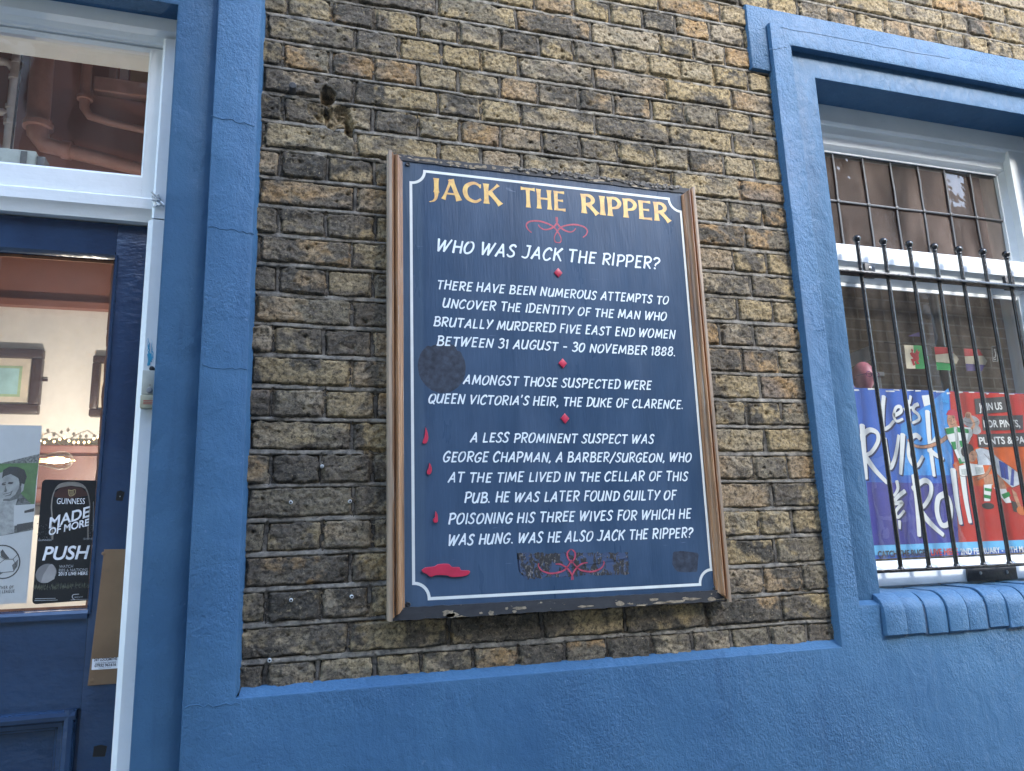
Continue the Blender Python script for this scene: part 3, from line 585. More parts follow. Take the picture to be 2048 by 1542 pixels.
for a in ((LX[0], LX[-1], LZ[0] + .003), (LX[0], LX[-1], LZ[2] - .004)): lc.tube([(a[0], .1755, a[2]), (a[1], .1755, a[2])], .004, 8, (1, .6))
obj('lead_came', lc, M['lead'], win, 40)
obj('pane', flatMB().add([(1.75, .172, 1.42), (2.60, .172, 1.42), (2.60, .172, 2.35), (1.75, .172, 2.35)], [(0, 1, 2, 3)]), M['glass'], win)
obj('putty_line', MB().box(1.76, 2.70, .1705, .178, 2.326, 2.3385), M['white'], win)
# ---- the grille: a thing of its own
gr = thing('window_grille', 'black iron security grille with ball topped bars across the window', 'window grille', (2.2, .07, 1.395))
rail = MB().bbox(1.66, 2.70, .056, .088, 2.328, 2.337, .0015)
obj('rail', rail, M['iron'], gr, 30)
obj('rail', MB().bbox(1.66, 2.70, .056, .088, 1.393, 1.402, .0015), M['iron'], gr, 30)
bar = obj('bar', MB().tube([(1.807, .072, 1.402), (1.807, .072, 2.328)], .0066, 14).tube([(1.807, .072, 2.337), (1.807, .072, 2.440)], .0066, 14).lathe([(.0066, 0), (.010, .001), (.0075, .006)], (1.807, .072, 1.4022), 'z', 14), M['iron'], gr, 40)
obj('ball_finial', MB().lathe([(.0066, -.018), (.009, -.0165), (.009, -.0145), (.0075, -.012)] + [(.0128 * math.sin(a), -.0128 * math.cos(a)) for a in [.55 + (math.pi - .56) * k / 12 for k in range(13)]], (1.807, .072, 2.453), 'z', 18), M['iron'], bar, 60)
for i in list(range(1, 9)): dup(bar, .10615 * i, 0, gr)
dup(bar, -.10615, 0, gr)
for (x0, x1, z0, z1, y0, y1) in ((1.860, 1.9005, 2.338, 2.388, .108, .122), (2.468, 2.509, 2.338, 2.388, .108, .122)):
    bk = obj('bracket', MB().bbox(x0, x1, y0, y1, z0, z1, .002).bbox(x0, x1, .085, .110, 2.3375, 2.3445, .002), M['ironmatt'], gr, 30)
    obj('screw', MB().lathe([(.0055, 0), (.0055, -.0015), (.003, -.0028)], ((x0 + x1) / 2, y0 - .0003, (z0 + z1) / 2 + .008), 'y', 12), M['steel'], bk, 30)
xa, za = at(1934, 1137, .105); xb, zb = at(2036, 1158, .105)
bk = obj('bracket', MB().bbox(xa, xb, .104, .112, zb, 1.3925, .002), M['ironmatt'], gr, 30, 'wide iron plate below the bottom rail')
for u, v in ((1961, 1146), (2014, 1144)):
    q = at3(u, v, .1037); obj('screw', MB().lathe([(.005, 0), (.005, -.0015), (.0025, -.0028)], q, 'y', 12), M['steel'], bk, 30)
# ---- door frame, transom light, door
DF = obj('door_frame', MB().extrude([(-.235, .060), (-.289, .060), (-.302, .074), (-.302, .20), (-.235, .20)], 'z', -.15, 2.3065), M['white'], pub, 25)
obj('upper_post', MB().extrude([(-.235, .060), (-.288, .060), (-.293, .064), (-.293, .20), (-.235, .20)], 'z', 2.3105, 2.80), M['white'], DF, 25)
obj('head_frame', MB().extrude([(.060, 2.87), (.060, 2.822), (.066, 2.816), (.074, 2.812), (.080, 2.800), (.086, 2.796), (.086, 2.790), (.10, 2.786), (.2, 2.786), (.2, 2.87)], 'x', -1.6, -.236), M['whiteh'], DF, 25)
obj('transom_bar', MB().extrude([(.2, 2.3665), (.072, 2.3665), (.068, 2.362), (.068, 2.336), (.074, 2.328), (.080, 2.306), (.2, 2.306)], 'x', -1.6, -.2935), M['whiteh'], DF, 25)
ts = MB()
ts.extrude([(-.2935, .088), (-.3235, .088), (-.3285, .094), (-.3285, .14), (-.2935, .14)], 'z', 2.368, 2.785)
obj('transom_stile', ts, M['white'], DF, 25)
obj('transom_sash_rail', MB().extrude([(.088, 2.369), (.088, 2.426), (.094, 2.4335), (.14, 2.4335), (.14, 2.369)], 'x', -1.6, -.3238).extrude([(.088, 2.785), (.088, 2.782), (.094, 2.7745), (.14, 2.7745), (.14, 2.785)], 'x', -1.6, -.3238), M['whiteh'], DF, 25)
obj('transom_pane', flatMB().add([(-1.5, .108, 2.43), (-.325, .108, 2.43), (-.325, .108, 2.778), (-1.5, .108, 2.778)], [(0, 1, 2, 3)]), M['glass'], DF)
jk = MB(); rj = random.Random(9); cj = at3(318, 402, .058)
for i in range(9):
    a = cj + Vector((rj.uniform(-.012, .012), 0, rj.uniform(-.012, .012))); jk.tube([a, a + Vector((rj.uniform(-.02, .02), -.006, rj.uniform(-.016, .016)))], .0028, 6)
obj('broken_filler', jk, M['white'], DF)
teal = flat('teal_paint_smear', (0.03, 0.30, 0.48, 1), 0.5); sm = flatMB(); rsm = random.Random(6)
for i in range(15):
    u = rsm.uniform(0, 1); px = 299 + rsm.gauss(0, 3.2); py = 672 + 38 * u
    q = [at(px + rsm.uniform(-1.5, 1.5) + k * .5, py + k * 5.5, .0594) for k in range(5)]; ribbon(sm, catmull(q, 3), lambda t, w0=rsm.uniform(.0008, .003): w0 * (.25 + t), .0594 - i * .00002)
ribbon(sm, [at(299, 708, .0593), at(299, 722, .059), at(296, 731, .059)], lambda t: .010 * (1 - .6 * t), .0590)
obj('paint_smear', sm, teal, DF)
door = obj('door', MB().bbox(-.372, -.305, .098, .145, -.15, 2.302, .002).box(-1.5, -.372, .098, .145, 2.222, 2.302).box(-1.5, -.372, .0985, .145, 1.198, 1.392).box(-1.5, -.3725, .110, .140, .2, 1.198).box(-1.5, -1.30, .0985, .145, -.15, 1.392), M['navy'], pub, 30)
wood = flat('bare_edge_wood', (0.16, 0.065, 0.032, 1), 0.7, var=0.5, vs=25, bump=0.002, bs=60, stretch=(1, 1, .15))
gm = MB()
gm.extrude([(-.372, .0945), (-.367, .0945), (-.3645, .099), (-.374, .106), (-.377, .112), (-.377, .1175), (-.372, .1175)], 'z', 1.392, 2.222)
gm.extrude([(.0945, 2.230), (.0945, 2.222), (.101, 2.217), (.110, 2.214), (.117, 2.214), (.117, 2.230)], 'x', -1.3, -.372)
gm.extrude([(.092, 1.383), (.092, 1.394), (.097, 1.400), (.117, 1.404), (.117, 1.383)], 'x', -1.3, -.372)
obj('glazing_bead', gm, M['navy'], door, 25)
rb = MB(); rr_ = random.Random(12); prev = None
pts = [(-.3785 + rr_.uniform(-.0012, .0012), .1165, 1.405 + i * .0205) for i in range(40)]
for a, c in zip(pts, pts[1:]):
    rb.add([(a[0] - .0028 - rr_.uniform(0, .0014), .1168, a[2]), (-.3765, .1163, a[2]), (-.3765, .1163, c[2]), (c[0] - .0028, .1168, c[2])], [(0, 1, 2, 3)])
rb.box(-1.3, -.3785, .1150, .1185, 2.2065, 2.2138); rb.box(-1.3, -.3785, .1150, .1185, 1.4042, 1.4095)
obj('bare_rebate', rb, wood, door)
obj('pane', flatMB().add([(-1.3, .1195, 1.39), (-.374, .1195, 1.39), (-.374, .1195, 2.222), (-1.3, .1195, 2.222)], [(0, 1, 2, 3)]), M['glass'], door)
pm = MB()    # panel moulding under the mid rail
pf = [(.0985, 0), (.086, .004), (.083, .012), (.086, .020), (.099, .026), (.101, .034), (.104, .036), (.104, .040), (.1098, .042), (.1098, 0)]
pm.extrude([(p[0], 1.1985 - p[1]) for p in pf], 'x', -1.3, -.3791)
pm.extrude([(-.379 - p[1], p[0]) for p in pf], 'z', .2, 1.1983)
obj('panel_moulding', pm, M['navy'], door, 25)
brass = brushed('tarnished_brass', (0.135, 0.083, 0.043, 1), (0.185, 0.115, 0.060, 1), 0.42, 0.6, (0.05, 0.042, 0.036, 1)); 
pp = obj('push_plate', MB().poly([(-.3615, 1.243), (-.3055, 1.243), (-.3055, 1.528), (-.349, 1.529)], .0955, .0978, .0006, 1), brass, door, 30)
for u, v in ((184, 1361), (207, 1107)):
    q = at3(u, v, .0954); obj('screw', MB().lathe([(.0042, 0), (.0042, -.0006), (.0022, -.0014)], q, 'y', 12), brass, pp, 30)
def hole(u0, v0, u1, v1, name, y=.0972):
    x0, z1 = at(u0, v0, y); x1, z0 = at(u1, v1, y); return obj(name, MB().poly([(x0, z0 + .002), (x1 - .003, z0), (x1, z1 - .004), ((x0 + x1) / 2, z1), (x0 + .001, z1 - .002)], y, .0983, .0003, 1), M['dark'], door)
hole(233, 981, 248, 1002, 'keyhole'); hole(187, 1491, 213, 1513, 'lock_hole')
q = at3(240, 993, .0965); obj('keyhole_pin', MB().lathe([(.0016, 0), (.0010, -.0012)], q, 'y', 8), M['steel'], door)
# ================================================================= THE NOTICE BOARD
sign = thing('notice_board', 'navy lettered pub notice board in a worn brown wooden frame', 'sign', (.703, -.01, 1.349))
def board_mat():
    t = NT('navy_board_paint')
    c = t.mix(t.ramp(t.noise(5, 5, 0.6, (2.2, 1, .5)), [(0.35, 0.0), (0.68, 1.0)]), (0.023, 0.048, 0.088, 1), (0.036, 0.066, 0.114, 1))
    c = t.mix(t.ramp(t.noise(12, 6, 0.7, (3, 1, .25), .4), [(0.60, 0.0), (0.80, 0.22)]), c, (0.08, 0.125, 0.20, 1))
    sx = t.n('ShaderNodeSeparateXYZ'); t.l(t.tc, sx.inputs[0])
    c = t.mix(t.ramp(sx.outputs[0], [(0.3495, 0.30), (0.3525, 0.0)]), c, (0.085, 0.125, 0.165, 1))     # strip that was masked when the board was repainted
    smear = t.ramp(t.noise(3.2, 5, 0.65, (1.5, 1, .45), 1.2, (6, 2, 9)), [(0.42, 0.0), (0.70, 0.42)])
    c = t.mix(smear, c, (0.075, 0.115, 0.18, 1))
    sc = t.ramp(t.noise(60, 3, 0.5, (.08, 1, 1.3), 1.0), [(0.735, 0.0), (0.765, 0.35)])
    c = t.mix(sc, c, (0.22, 0.27, 0.35, 1))
    c = t.mix(t.ramp(t.noise(330, 2, 0.5), [(0.76, 0.0), (0.80, 0.5)]), c, (0.25, 0.28, 0.33, 1))
    b_ = t.bump(t.noise(70, 4, 0.6, (2, 1, .2)), 0.0008)
    return t.bsdf(c, t.ramp(t.noise(8, 4, 0.6, (2, 1, .4)), [(0.3, 0.26), (0.7, 0.40)]), b_, spec=0.28)
M['board'] = board_mat()
BY = -.030
obj('board', MB().box(.290, 1.118, BY, -.012, 1.370, 2.494), M['board'], sign)
def wood_mat():
    t = NT('weathered_frame_wood')
    g = t.noise(60, 6, 0.65, (1.6, 1.6, .045), .3)
    c = t.ramp(g, [(0.30, (0.075, 0.032, 0.014, 1)), (0.50, (0.25, 0.115, 0.045, 1)), (0.70, (0.42, 0.225, 0.10, 1))])
    c = t.mix(t.ramp(t.noise(90, 7, 0.75, (1.5, 1.5, .05), off=(4, 1, 2)), [(0.56, 0.0), (0.66, 0.75)]), c, (0.40, 0.34, 0.27, 1))
    c = t.mix(t.ramp(t.noise(10, 6, 0.7, (1, 1, .4)), [(0.60, 0.0), (0.75, 0.7)]), c, (0.035, 0.022, 0.016, 1))
    return t.bsdf(c, 0.42, t.bump(g, 0.0015), spec=0.5)
M['wood'] = wood_mat()
greyw = flat('silvered_wood', (0.27, 0.20, 0.14, 1), 0.75, var=0.45, vs=70, stretch=(1, 1, .05), bump=0.0015, bs=90)
def moulding(sgn, xo, z0, z1, z0i, z1i):
    """outer edge xo; sgn +1 for the left-hand piece; the inner edge is mitred"""
    prof = [(.0085, -.016), (.0085, -.046), (.011, -.0475), (.0125, -.044), (.0135, -.0405), (.016, -.041), (.0175, -.0475), (.0205, -.0525), (.0225, -.0535), (.0245, -.0520), (.0262, -.0475), (.0275, -.0430), (.0305, -.0395), (.0330, -.0375), (.0350, -.0372), (.0372, -.0352), (.0378, -.0302), (.0378, -.016)]
    n = len(prof); mb = MB()
    vs = [(xo + sgn * p[0], p[1], z0 + (z0i - z0) * p[0] / .0375) for p in prof] + [(xo + sgn * p[0], p[1], z1 + (z1i - z1) * p[0] / .0375) for p in prof]
    mb.add(vs, [(i, (i + 1) % n, n + (i + 1) % n, n + i) for i in range(n)] + [tuple(range(n))[::-1], tuple(range(n, 2 * n))])
    a = obj('frame_moulding', mb, M['wood'], sign, 30)
    obj('outer_fillet', MB().bbox(min(xo, xo + sgn * .0082), max(xo, xo + sgn * .0082), -.047, -.006, z0, z1, .0012), greyw, a, 30)
moulding(1, .2630, 1.349, 2.506, 1.378, 2.482)
moulding(-1, 1.1445, 1.347, 2.504, 1.376, 2.480)
def strip_mat():
    t = NT('peeling_black_batten')
    pk = t.ramp(t.noise(40, 8, 0.65, (.45, 1, 1.3), .5), [(0.605, 0.0), (0.615, 1.0)])
    c = t.mix(t.noise(40, 5, 0.6), (0.012, 0.013, 0.016, 1), (0.045, 0.045, 0.047, 1))
    ww = t.mix(t.noise(120, 5, 0.6, (.1, 1, 1)), (0.20, 0.145, 0.085, 1), (0.42, 0.34, 0.23, 1))
    c = t.mix(pk, c, ww)
    return t.bsdf(c, 0.6, t.bump(t.math('SUBTRACT', t.noise(50, 5, 0.6, (.3, 1, 1)), pk), 0.0016), spec=0.35)
M['strip'] = strip_mat()
def batten(z0, z1, zi0, zi1, y, seed):
    rr = random.Random(seed); mb = MB(); n = 60
    for k in range(n + 1):
        x = .2722 + (1.1353 - .2722) * k / n
        e = rr.uniform(-.0012, .0012)
        mb.v += [(x, y, z0 + e), (x, y, z1 + rr.uniform(-.001, .001)), (x, -.008, z1), (x, -.008, z0 + e)]
        if k:
            a, c = (k - 1) * 4, k * 4
            for i in range(4): mb.f.append((a + i, a + (i + 1) % 4, c + (i + 1) % 4, c + i)); mb.mi.append(0)
    mb.f += [(0, 1, 2, 3), (n * 4 + 3, n * 4 + 2, n * 4 + 1, n * 4)]; mb.mi += [0, 0]
    return mb
obj('bottom_batten', batten(1.3495, 1.3775, 0, 0, -.0375, 1), M['strip'], sign, 25)
obj('top_batten', batten(2.4875, 2.5045, 0, 0, -.0325, 2), M['strip'], sign, 25)
rm = random.Random(21); fk = MB(); ml = MB()      # flakes of bare paint, then crumbs of old mortar along the top batten
def blob(mb, x, z, a, b_, y0, y1, n=11):
    mb.poly([(x + a * math.cos(2 * math.pi * k / n) * rm.uniform(.6, 1.15), z + b_ * math.sin(2 * math.pi * k / n) * rm.uniform(.6, 1.15)) for k in range(n)], y0, y1)
for x, a in ((.337, .010), (.366, .020), (.389, .005), (.402, .004), (.425, .009), (.446, .010), (.468, .007), (.482, .005), (.502, .012), (.520, .007), (.545, .006), (.585, .009), (.640, .006), (.700, .010)):
    blob(fk, x, 2.4955 + rm.uniform(-.0015, .002), a, rm.uniform(.0028, .0052), -.0332, -.030)
for px_, py_, a, b_ in ((897, 1227, .018, .009), (905, 1234, .016, .006), (962, 1226, .005, .003), (982, 1227, .007, .006), (1013, 1217, .004, .004), (1029, 1228, .006, .004), (1040, 1216, .022, .004), (1165, 1213, .014, .003), (1180, 1212, .012, .002), (1239, 1207, .013, .006), (1306, 1199, .014, .004), (1322, 1206, .030, .003), (1352, 1203, .034, .0035), (1385, 1198, .030, .003), (1424, 1198, .014, .006), (1445, 1203, .012, .002)):
    q = at(px_, py_, -.0375); blob(fk, q[0], max(1.3545, min(1.372, q[1])), a, b_, -.0382, -.036, 15)
obj('paint_flake', fk, flat('pale_flaked_wood', (0.22, 0.175, 0.115, 1), 0.8, var=0.45, vs=120), sign)
for i in range(120):
    x = .60 + .51 * (i + rm.random()) / 120; blob(ml, x, 2.5035 + rm.uniform(-.006, .006) - (.003 if x > .9 else 0), rm.uniform(.003, .010), rm.uniform(.002, .006), -.030 - rm.uniform(.0, .007), -.012, 8)
obj('mortar_crust', ml, flat('old_mortar', (0.16, 0.14, 0.115, 1), 0.9, var=0.85, vs=90, bump=0.004, bs=160), sign)
cream = flat('cream_line_paint', (0.60, 0.62, 0.58, 1), 0.45, var=0.06)
lp = flatMB(); X0, X1, Z0, Z1, RR = .3220, 1.1020, 1.3935, 2.4655, .036
ring = []
for (cx, cz, a0) in ((X0, Z0, 90), (X1, Z0, 180), (X1, Z1, 270), (X0, Z1, 0)):
    arc = [(cx + RR * math.cos(math.radians(a0 - 90 * k / 10)), cz + RR * math.sin(math.radians(a0 - 90 * k / 10))) for k in range(11)]
    ring.append(arc)
order = [ring[0][0:], ring[1], ring[2], ring[3]]
n_ = 0
for i, arc in enumerate(order):
    ribbon(lp, arc, .0070, BY - .0003, False)
    nx_ = order[(i + 1) % 4][0]; e = arc[-1]
    d = np.array(nx_) - np.array(e); d /= np.linalg.norm(d)
    ribbon(lp, [np.array(e) - d * .0035, np.array(nx_) + d * .0035], .0070, BY - .00036, False)
obj('border_line', lp, cream, sign)
gold = NT('gold_leaf_letters')
gc = gold.mix(gold.ramp(gold.noise(34, 6, 0.7), [(0.42, 0.0), (0.62, 1.0)]), (0.66, 0.44, 0.13, 1), (0.52, 0.28, 0.10, 1))
gc = gold.mix(gold.ramp(gold.noise(70, 6, 0.7, off=(2, 2, 2)), [(0.60, 0.0), (0.68, 0.65)]), gc, (0.36, 0.21, 0.11, 1))
M['gold'] = gold.bsdf(gc, 0.4)
# flared capitals of the heading
def flare(w, e=.55): return lambda t: w * (1 + e * abs(2 * t - 1) ** 3.2)
def mod(w0, w1): return lambda t: w0 + (w1 - w0) * math.sin(math.pi * t) ** 1.2
TI = {
'J': (.40, [('p', flare(.19, .35), (.24, 1), (.24, .30)), ('s', lambda t: .19 * (1 - .8 * t), (.24, .32), (.22, .05), (.12, -.12), (-.06, -.19))]),
'A': (.84, [('p', flare(.105, .9), (.07, 0), (.42, 1)), ('p', flare(.19, .45), (.40, 1.02), (.74, 0)), ('p', .09, (.22, .30), (.62, .30))]),
'C': (.80, [('s', mod(.10, .20), (.76, .82), (.58, .95), (.38, .93), (.16, .76), (.10, .48), (.20, .19), (.42, .06), (.60, .06), (.78, .19)), ('p', .07, (.765, .93), (.755, .74))]),
'K': (.80, [('p', flare(.19, .45), (.16, 1), (.16, 0)), ('p', flare(.10, .7), (.70, 1), (.24, .52)), ('p', flare(.19, .5), (.30, .60), (.78, 0))]),
'T': (.74, [('p', flare(.19, .45), (.37, 1), (.37, 0)), ('p', flare(.105, .8), (.0, .94), (.74, .94))]),
'H': (.86, [('p', flare(.19, .45), (.14, 1), (.14, 0)), ('p', flare(.19, .45), (.70, 1), (.70, 0)), ('p', .10, (.14, .53), (.70, .53))]),
'E': (.66, [('p', flare(.19, .3), (.14, 1), (.14, 0)), ('p', lambda t: .10 + .10 * max(0, t - .55), (.10, .945), (.60, .945)), ('p', lambda t: .09 + .08 * max(0, t - .55), (.14, .52), (.52, .52)), ('p', lambda t: .10 + .12 * max(0, t - .55), (.10, .055), (.63, .055))]),
'R': (.78, [('p', flare(.19, .45), (.14, 1), (.14, 0)), ('s', mod(.10, .18), (.10, .945), (.40, .94), (.56, .76), (.48, .56), (.20, .48)), ('p', flare(.18, .5), (.34, .50), (.74, 0))]),
'I': (.28, [('p', flare(.19, .5), (.14, 1), (.14, 0))]),
'P': (.66, [('p', flare(.19, .45), (.14, 1), (.14, 0)), ('s', mod(.10, .18), (.10, .945), (.42, .94), (.59, .73), (.48, .49), (.20, .41))]),
}
def title(mb, text, x0, x1, z, h, y):
    tot = sum(TI[c][0] for c in text) + .06 * (len(text) - 1); sc = (x1 - x0) / tot; p = 0; idx = 0
    for c in text:
        for st in TI[c][1]:
            pts = st[2:]; pts = catmull(pts, 9) if st[0] == 's' else [tuple(np.array(pts[0]) + (np.array(pts[1]) - np.array(pts[0])) * k / 10) for k in range(11)]
            wf = st[1]; kk = (sc * h / h + h) / 2
            idx += 1
            # build in glyph space, then map (keeps stems upright)
            tmp = flatMB(); ribbon(tmp, pts, wf, 0, False)
            mb.add([(x0 + (p + v[0]) * sc, y - .000015 * (idx % 40), z + v[2] * h) for v in tmp.v], tmp.f)
        p += TI[c][0] + .06
tm = flatMB(); TH = .0570
title(tm, 'JACK', .3735, .563, 2.3925, TH, BY - .0004); title(tm, 'THE', .6195, .7475, 2.394, TH, BY - .0004); title(tm, 'RIPPER', .7915, 1.0655, 2.394, TH, BY - .0004)
obj('title_lettering', tm, M['gold'], sign)
wl = flat('white_sign_lettering', (0.62, 0.67, 0.68, 1), 0.45, var=0.05)
LINES = [('WHO WAS JACK THE RIPPER?', .386, 1.018, 2.248, .0345), ('THERE HAVE BEEN NUMEROUS ATTEMPTS TO', .386, 1.038, 2.147, .0238), ('UNCOVER THE IDENTITY OF THE MAN WHO', .400, 1.028, 2.099, .0238),
 ('BRUTALLY MURDERED FIVE EAST END WOMEN', .376, 1.050, 2.049, .0240), ('BETWEEN 31 AUGUST - 30 NOVEMBER 1888.', .384, 1.047, 2.000, .0240), ('AMONGST THOSE SUSPECTED WERE', .450, .966, 1.9035, .0240),
 ("QUEEN VICTORIA'S HEIR, THE DUKE OF CLARENCE.", .361, 1.058, 1.8535, .0236), ('A LESS PROMINENT SUSPECT WAS', .464, .962, 1.7585, .0236), ('GEORGE CHAPMAN, A BARBER/SURGEON, WHO', .395, 1.069, 1.710, .0240),
 ('AT THE TIME LIVED IN THE CELLAR OF THIS', .407, 1.054, 1.6605, .0240), ('PUB. HE WAS LATER FOUND GUILTY OF', .446, 1.015, 1.6115, .0246), ('POISONING HIS THREE WIVES FOR WHICH HE', .406, 1.054, 1.5615, .0248), ('WAS HUNG. WAS HE ALSO JACK THE RIPPER?', .403, 1.055, 1.5125, .0250)]
bt = flatMB()
for i, (tx, x0, x1, z, h) in enumerate(LINES): brush_text(bt, tx, x0, x1, z, z, h, BY - .0004, seed=i + 3, wt=.165 if i else .155)
obj('body_lettering', bt, wl, sign)
red = flat('crimson_sign_paint', (0.42, 0.022, 0.055, 1), 0.4, var=0.15)
def poly_px(mb, pts, y, off=(0, 0), k=1.0): mb.face([at(off[0] + p[0] / k, off[1] + p[1] / k, y) for p in pts], y)
def stroke_px(mb, pts, y, width, off=(0, 0), k=1.0, cap=True, sm=8): ribbon(mb, catmull([at(off[0] + p[0] / k, off[1] + p[1] / k, y) for p in pts], sm), width, y, cap)
Z4, Z5, Z6, Z7 = ((760, 280), 4.283), ((1080, 340), 5.139), ((760, 960), 4.819), ((1100, 960), 4.8175)
fl = flatMB(); YF = BY - .0004; cx_ = at(1113.5, 470, BY)[0]
halfs = [[(165, 483), (170, 530), (200, 580), (250, 618), (310, 637), (350, 622), (366, 600)], [(442, 692), (474, 665), (486, 625), (452, 585), (370, 562), (290, 566), (215, 590), (172, 640), (148, 690), (155, 735), (182, 746)]]
for hpts in halfs:
    for mir in (1, -1):
        q = [at(1080 + p[0] / 5.139, 340 + p[1] / 5.139, YF) for p in hpts]; c0 = at(1080 + 172 / 5.139, 340 + 500 / 5.139, YF)[0]
        q = [(c0 + mir * (a - c0), b_) for a, b_ in q]
        ribbon(fl, catmull(q), lambda t: .0026 + .0020 * math.sin(math.pi * min(1, t * 1.15)), YF - .00003 * (1 + halfs.index(hpts) * 2 + mir), True)
obj('flourish', fl, flat('faded_red_line', (0.33, 0.045, 0.075, 1), 0.5, var=0.3, vs=120), sign)
fb_ = flatMB(); c2 = at(1100 + 208 / 4.8175, 960 + 800 / 4.8175, YF)
for hpts in ([(208, 962), (212, 925), (232, 880), (262, 840), (310, 805), (360, 797)], [(515, 778), (520, 805), (490, 850), (420, 880), (350, 880), (285, 862), (232, 810), (205, 770)], [(205, 800), (236, 755), (240, 700), (206, 666)]):
    for mir in (1, -1):
        q = [at(1100 + p[0] / 4.8175, 960 + p[1] / 4.8175, YF) for p in hpts]; q = [(c2[0] + mir * (a - c2[0]), b_) for a, b_ in q]
        ribbon(fb_, catmull(q), lambda t: .0022 + .0018 * math.sin(math.pi * t), BY - .0009 - .00002 * mir)
obj('flourish', fb_, MATS['faded_red_line'], sign)
# raised diamonds and drips
for (px, py) in ((1116, 546), (1125, 727), (1129.5, 837)):
    x, z = at(px, py, BY); r = .0118
    obj('diamond', MB().poly([(x, z - r * 1.12), (x + r, z), (x, z + r * 1.12), (x - r, z)], BY - .004, BY, .0016), red, sign, 40)
def drip(pts, off, k):
    q = [at(off[0] + p[0] / k, off[1] + p[1] / k, BY) for p in pts]; q = catmull(q + [q[0]], 4)[:-1]
    area = sum(q[i][0] * q[(i + 1) % len(q)][1] - q[(i + 1) % len(q)][0] * q[i][1] for i in range(len(q)))
    if area < 0: q = q[::-1]
    return MB().poly(q, BY - .004, BY, .0006, 1)
obj('blood_drop', drip([(163, 688), (174, 720), (179, 760), (165, 790), (145, 790), (146, 772), (156, 745)], (800, 640), 3.2), red, sign, 40)
obj('blood_drop', drip([(186, 914), (200, 940), (201, 970), (190, 988), (173, 986), (171, 968), (182, 945)], (800, 640), 3.2), red, sign, 40)
obj('blood_drop', drip([(533, 300), (550, 330), (556, 380), (548, 410), (518, 408), (510, 380), (527, 360), (530, 330)], *Z6), red, sign, 40)
obj('blood_puddle', drip([(398, 868), (440, 842), (520, 834), (560, 812), (655, 808), (692, 838), (760, 840), (778, 868), (850, 872), (862, 893), (820, 925), (690, 937), (645, 920), (540, 918), (490, 935), (450, 908), (412, 890)], *Z6), red, sign, 40)
# dull overpaint patches and the scraped band at the foot
dull = flat('dull_grey_overpaint', (0.034, 0.042, 0.058, 1), 0.45, var=0.45, vs=60, spec=0.25)
cp = []; rp_ = random.Random(3); xc, zc = at(884, 734, BY)
for k in range(72):
    a = 2 * math.pi * k / 72; r = .0655 * (1 - (.10 if 1.75 < a < 2.15 else 0) - (.06 if .75 < a < .95 else 0)) + rp_.uniform(-.0006, .0006); cp.append((xc + r * math.cos(a) * .92, zc + r * math.sin(a)))
pt = flatMB(); pt.face(cp, BY - .00015)
obj('overpaint_patch', pt, dull, sign); pt = flatMB()
pt.face([at(1100 + p[0] / 4.8175, 960 + p[1] / 4.8175, BY) for p in [(1184, 705), (1195, 690), (1260, 684), (1330, 690), (1422, 702), (1432, 722), (1424, 800), (1419, 878), (1405, 886), (1300, 890), (1232, 884), (1205, 858), (1178, 812)]][::-1], BY - .00015)
obj('overpaint_patch', pt, dull, sign)
scm = NT('scraped_black_paint')
sa = scm.ramp(scm.noise(38, 7, 0.72, (1.4, 1, .9), .6), [(0.47, 0.0), (0.50, 1.0)])
scol = scm.mix(scm.ramp(scm.noise(190, 4, 0.6, (1, 1, .6)), [(0.56, 0.0), (0.62, 1.0)]), (0.012, 0.012, 0.013, 1), (0.16, 0.14, 0.12, 1))
scol = scm.mix(scm.ramp(scm.noise(18, 5, 0.6), [(0.5, 0.0), (0.6, 0.8)]), scol, (0.014, 0.011, 0.009, 1))
scm.bsdf(scm.mix(sa, (0.026, 0.048, 0.105, 1), scol), 0.65, scm.bump(sa, 0.0006))
rs4 = random.Random(17)
def ragged(c, amp, n=26):
    out = []
    for a, b_ in zip(c, c[1:] + c[:1]):
        for k in range(n):
            t = k / n; out.append((a[0] + (b_[0] - a[0]) * t + rs4.uniform(-amp, amp), a[1] + (b_[1] - a[1]) * t + rs4.uniform(-amp, amp)))
    return out
px4 = ragged([(1034, 1106), (1140, 1105), (1256, 1106), (1257, 1149), (1150, 1152), (1052, 1158), (1037, 1140)], 2.2)
sp = flatMB(); sp.face([at(*p, BY) for p in px4][::-1], BY - .00022); obj('scraped_band', sp, scm.m, sign)
for (px, py) in ((815.5, 329), (1367.5, 393), (816, 1209), (1430, 1176)):
    q = at3(px, py, BY - .0002); sc_ = obj('screw', MB().lathe([(.0062, 0), (.0062, -.002), (.0048, -.0038), (.0025, -.0036), (.002, -.0022)], q, 'y', 16), M['blackscrew'], sign, 30)
# ================================================================= SMALL THINGS ON THE FRONT
dbx = flat('aged_ivory_plastic', (0.40, 0.40, 0.34, 1), 0.45, var=0.12); dbx2 = flat('yellowed_plastic', (0.34, 0.32, 0.22, 1), 0.5)
x0, z1 = at(286, 741, .05); x1, z0 = at(307.5, 818, .05)
dbl = thing('doorbell', 'ivory plastic doorbell with grey round button on the white door post', 'doorbell', ((x0 + x1) / 2, .06, z0))
zs = at(296, 790, .05)[1]
obj('body', MB().bbox(x0, x1, .044, .0598, zs, z1, .002), dbx, dbl, 30)
obj('cover', MB().bbox(x0 - .001, x1 + .001, .041, .0598, z0, zs - .0006, .003), dbx2, dbl, 30)
q = at3(299, 781, .0438); obj('button', MB().lathe([(.0068, 0), (.0068, -.002), (.005, -.0042), (.001, -.0048)], q, 'y', 18), flat('grey_button', (0.22, 0.22, 0.22, 1), 0.35), dbl, 40)
q = at3(300, 770, .0436); obj('indicator', MB().lathe([(.0011, .0002), (.0008, -.0004)], q, 'y', 8), M['dark'], dbl)
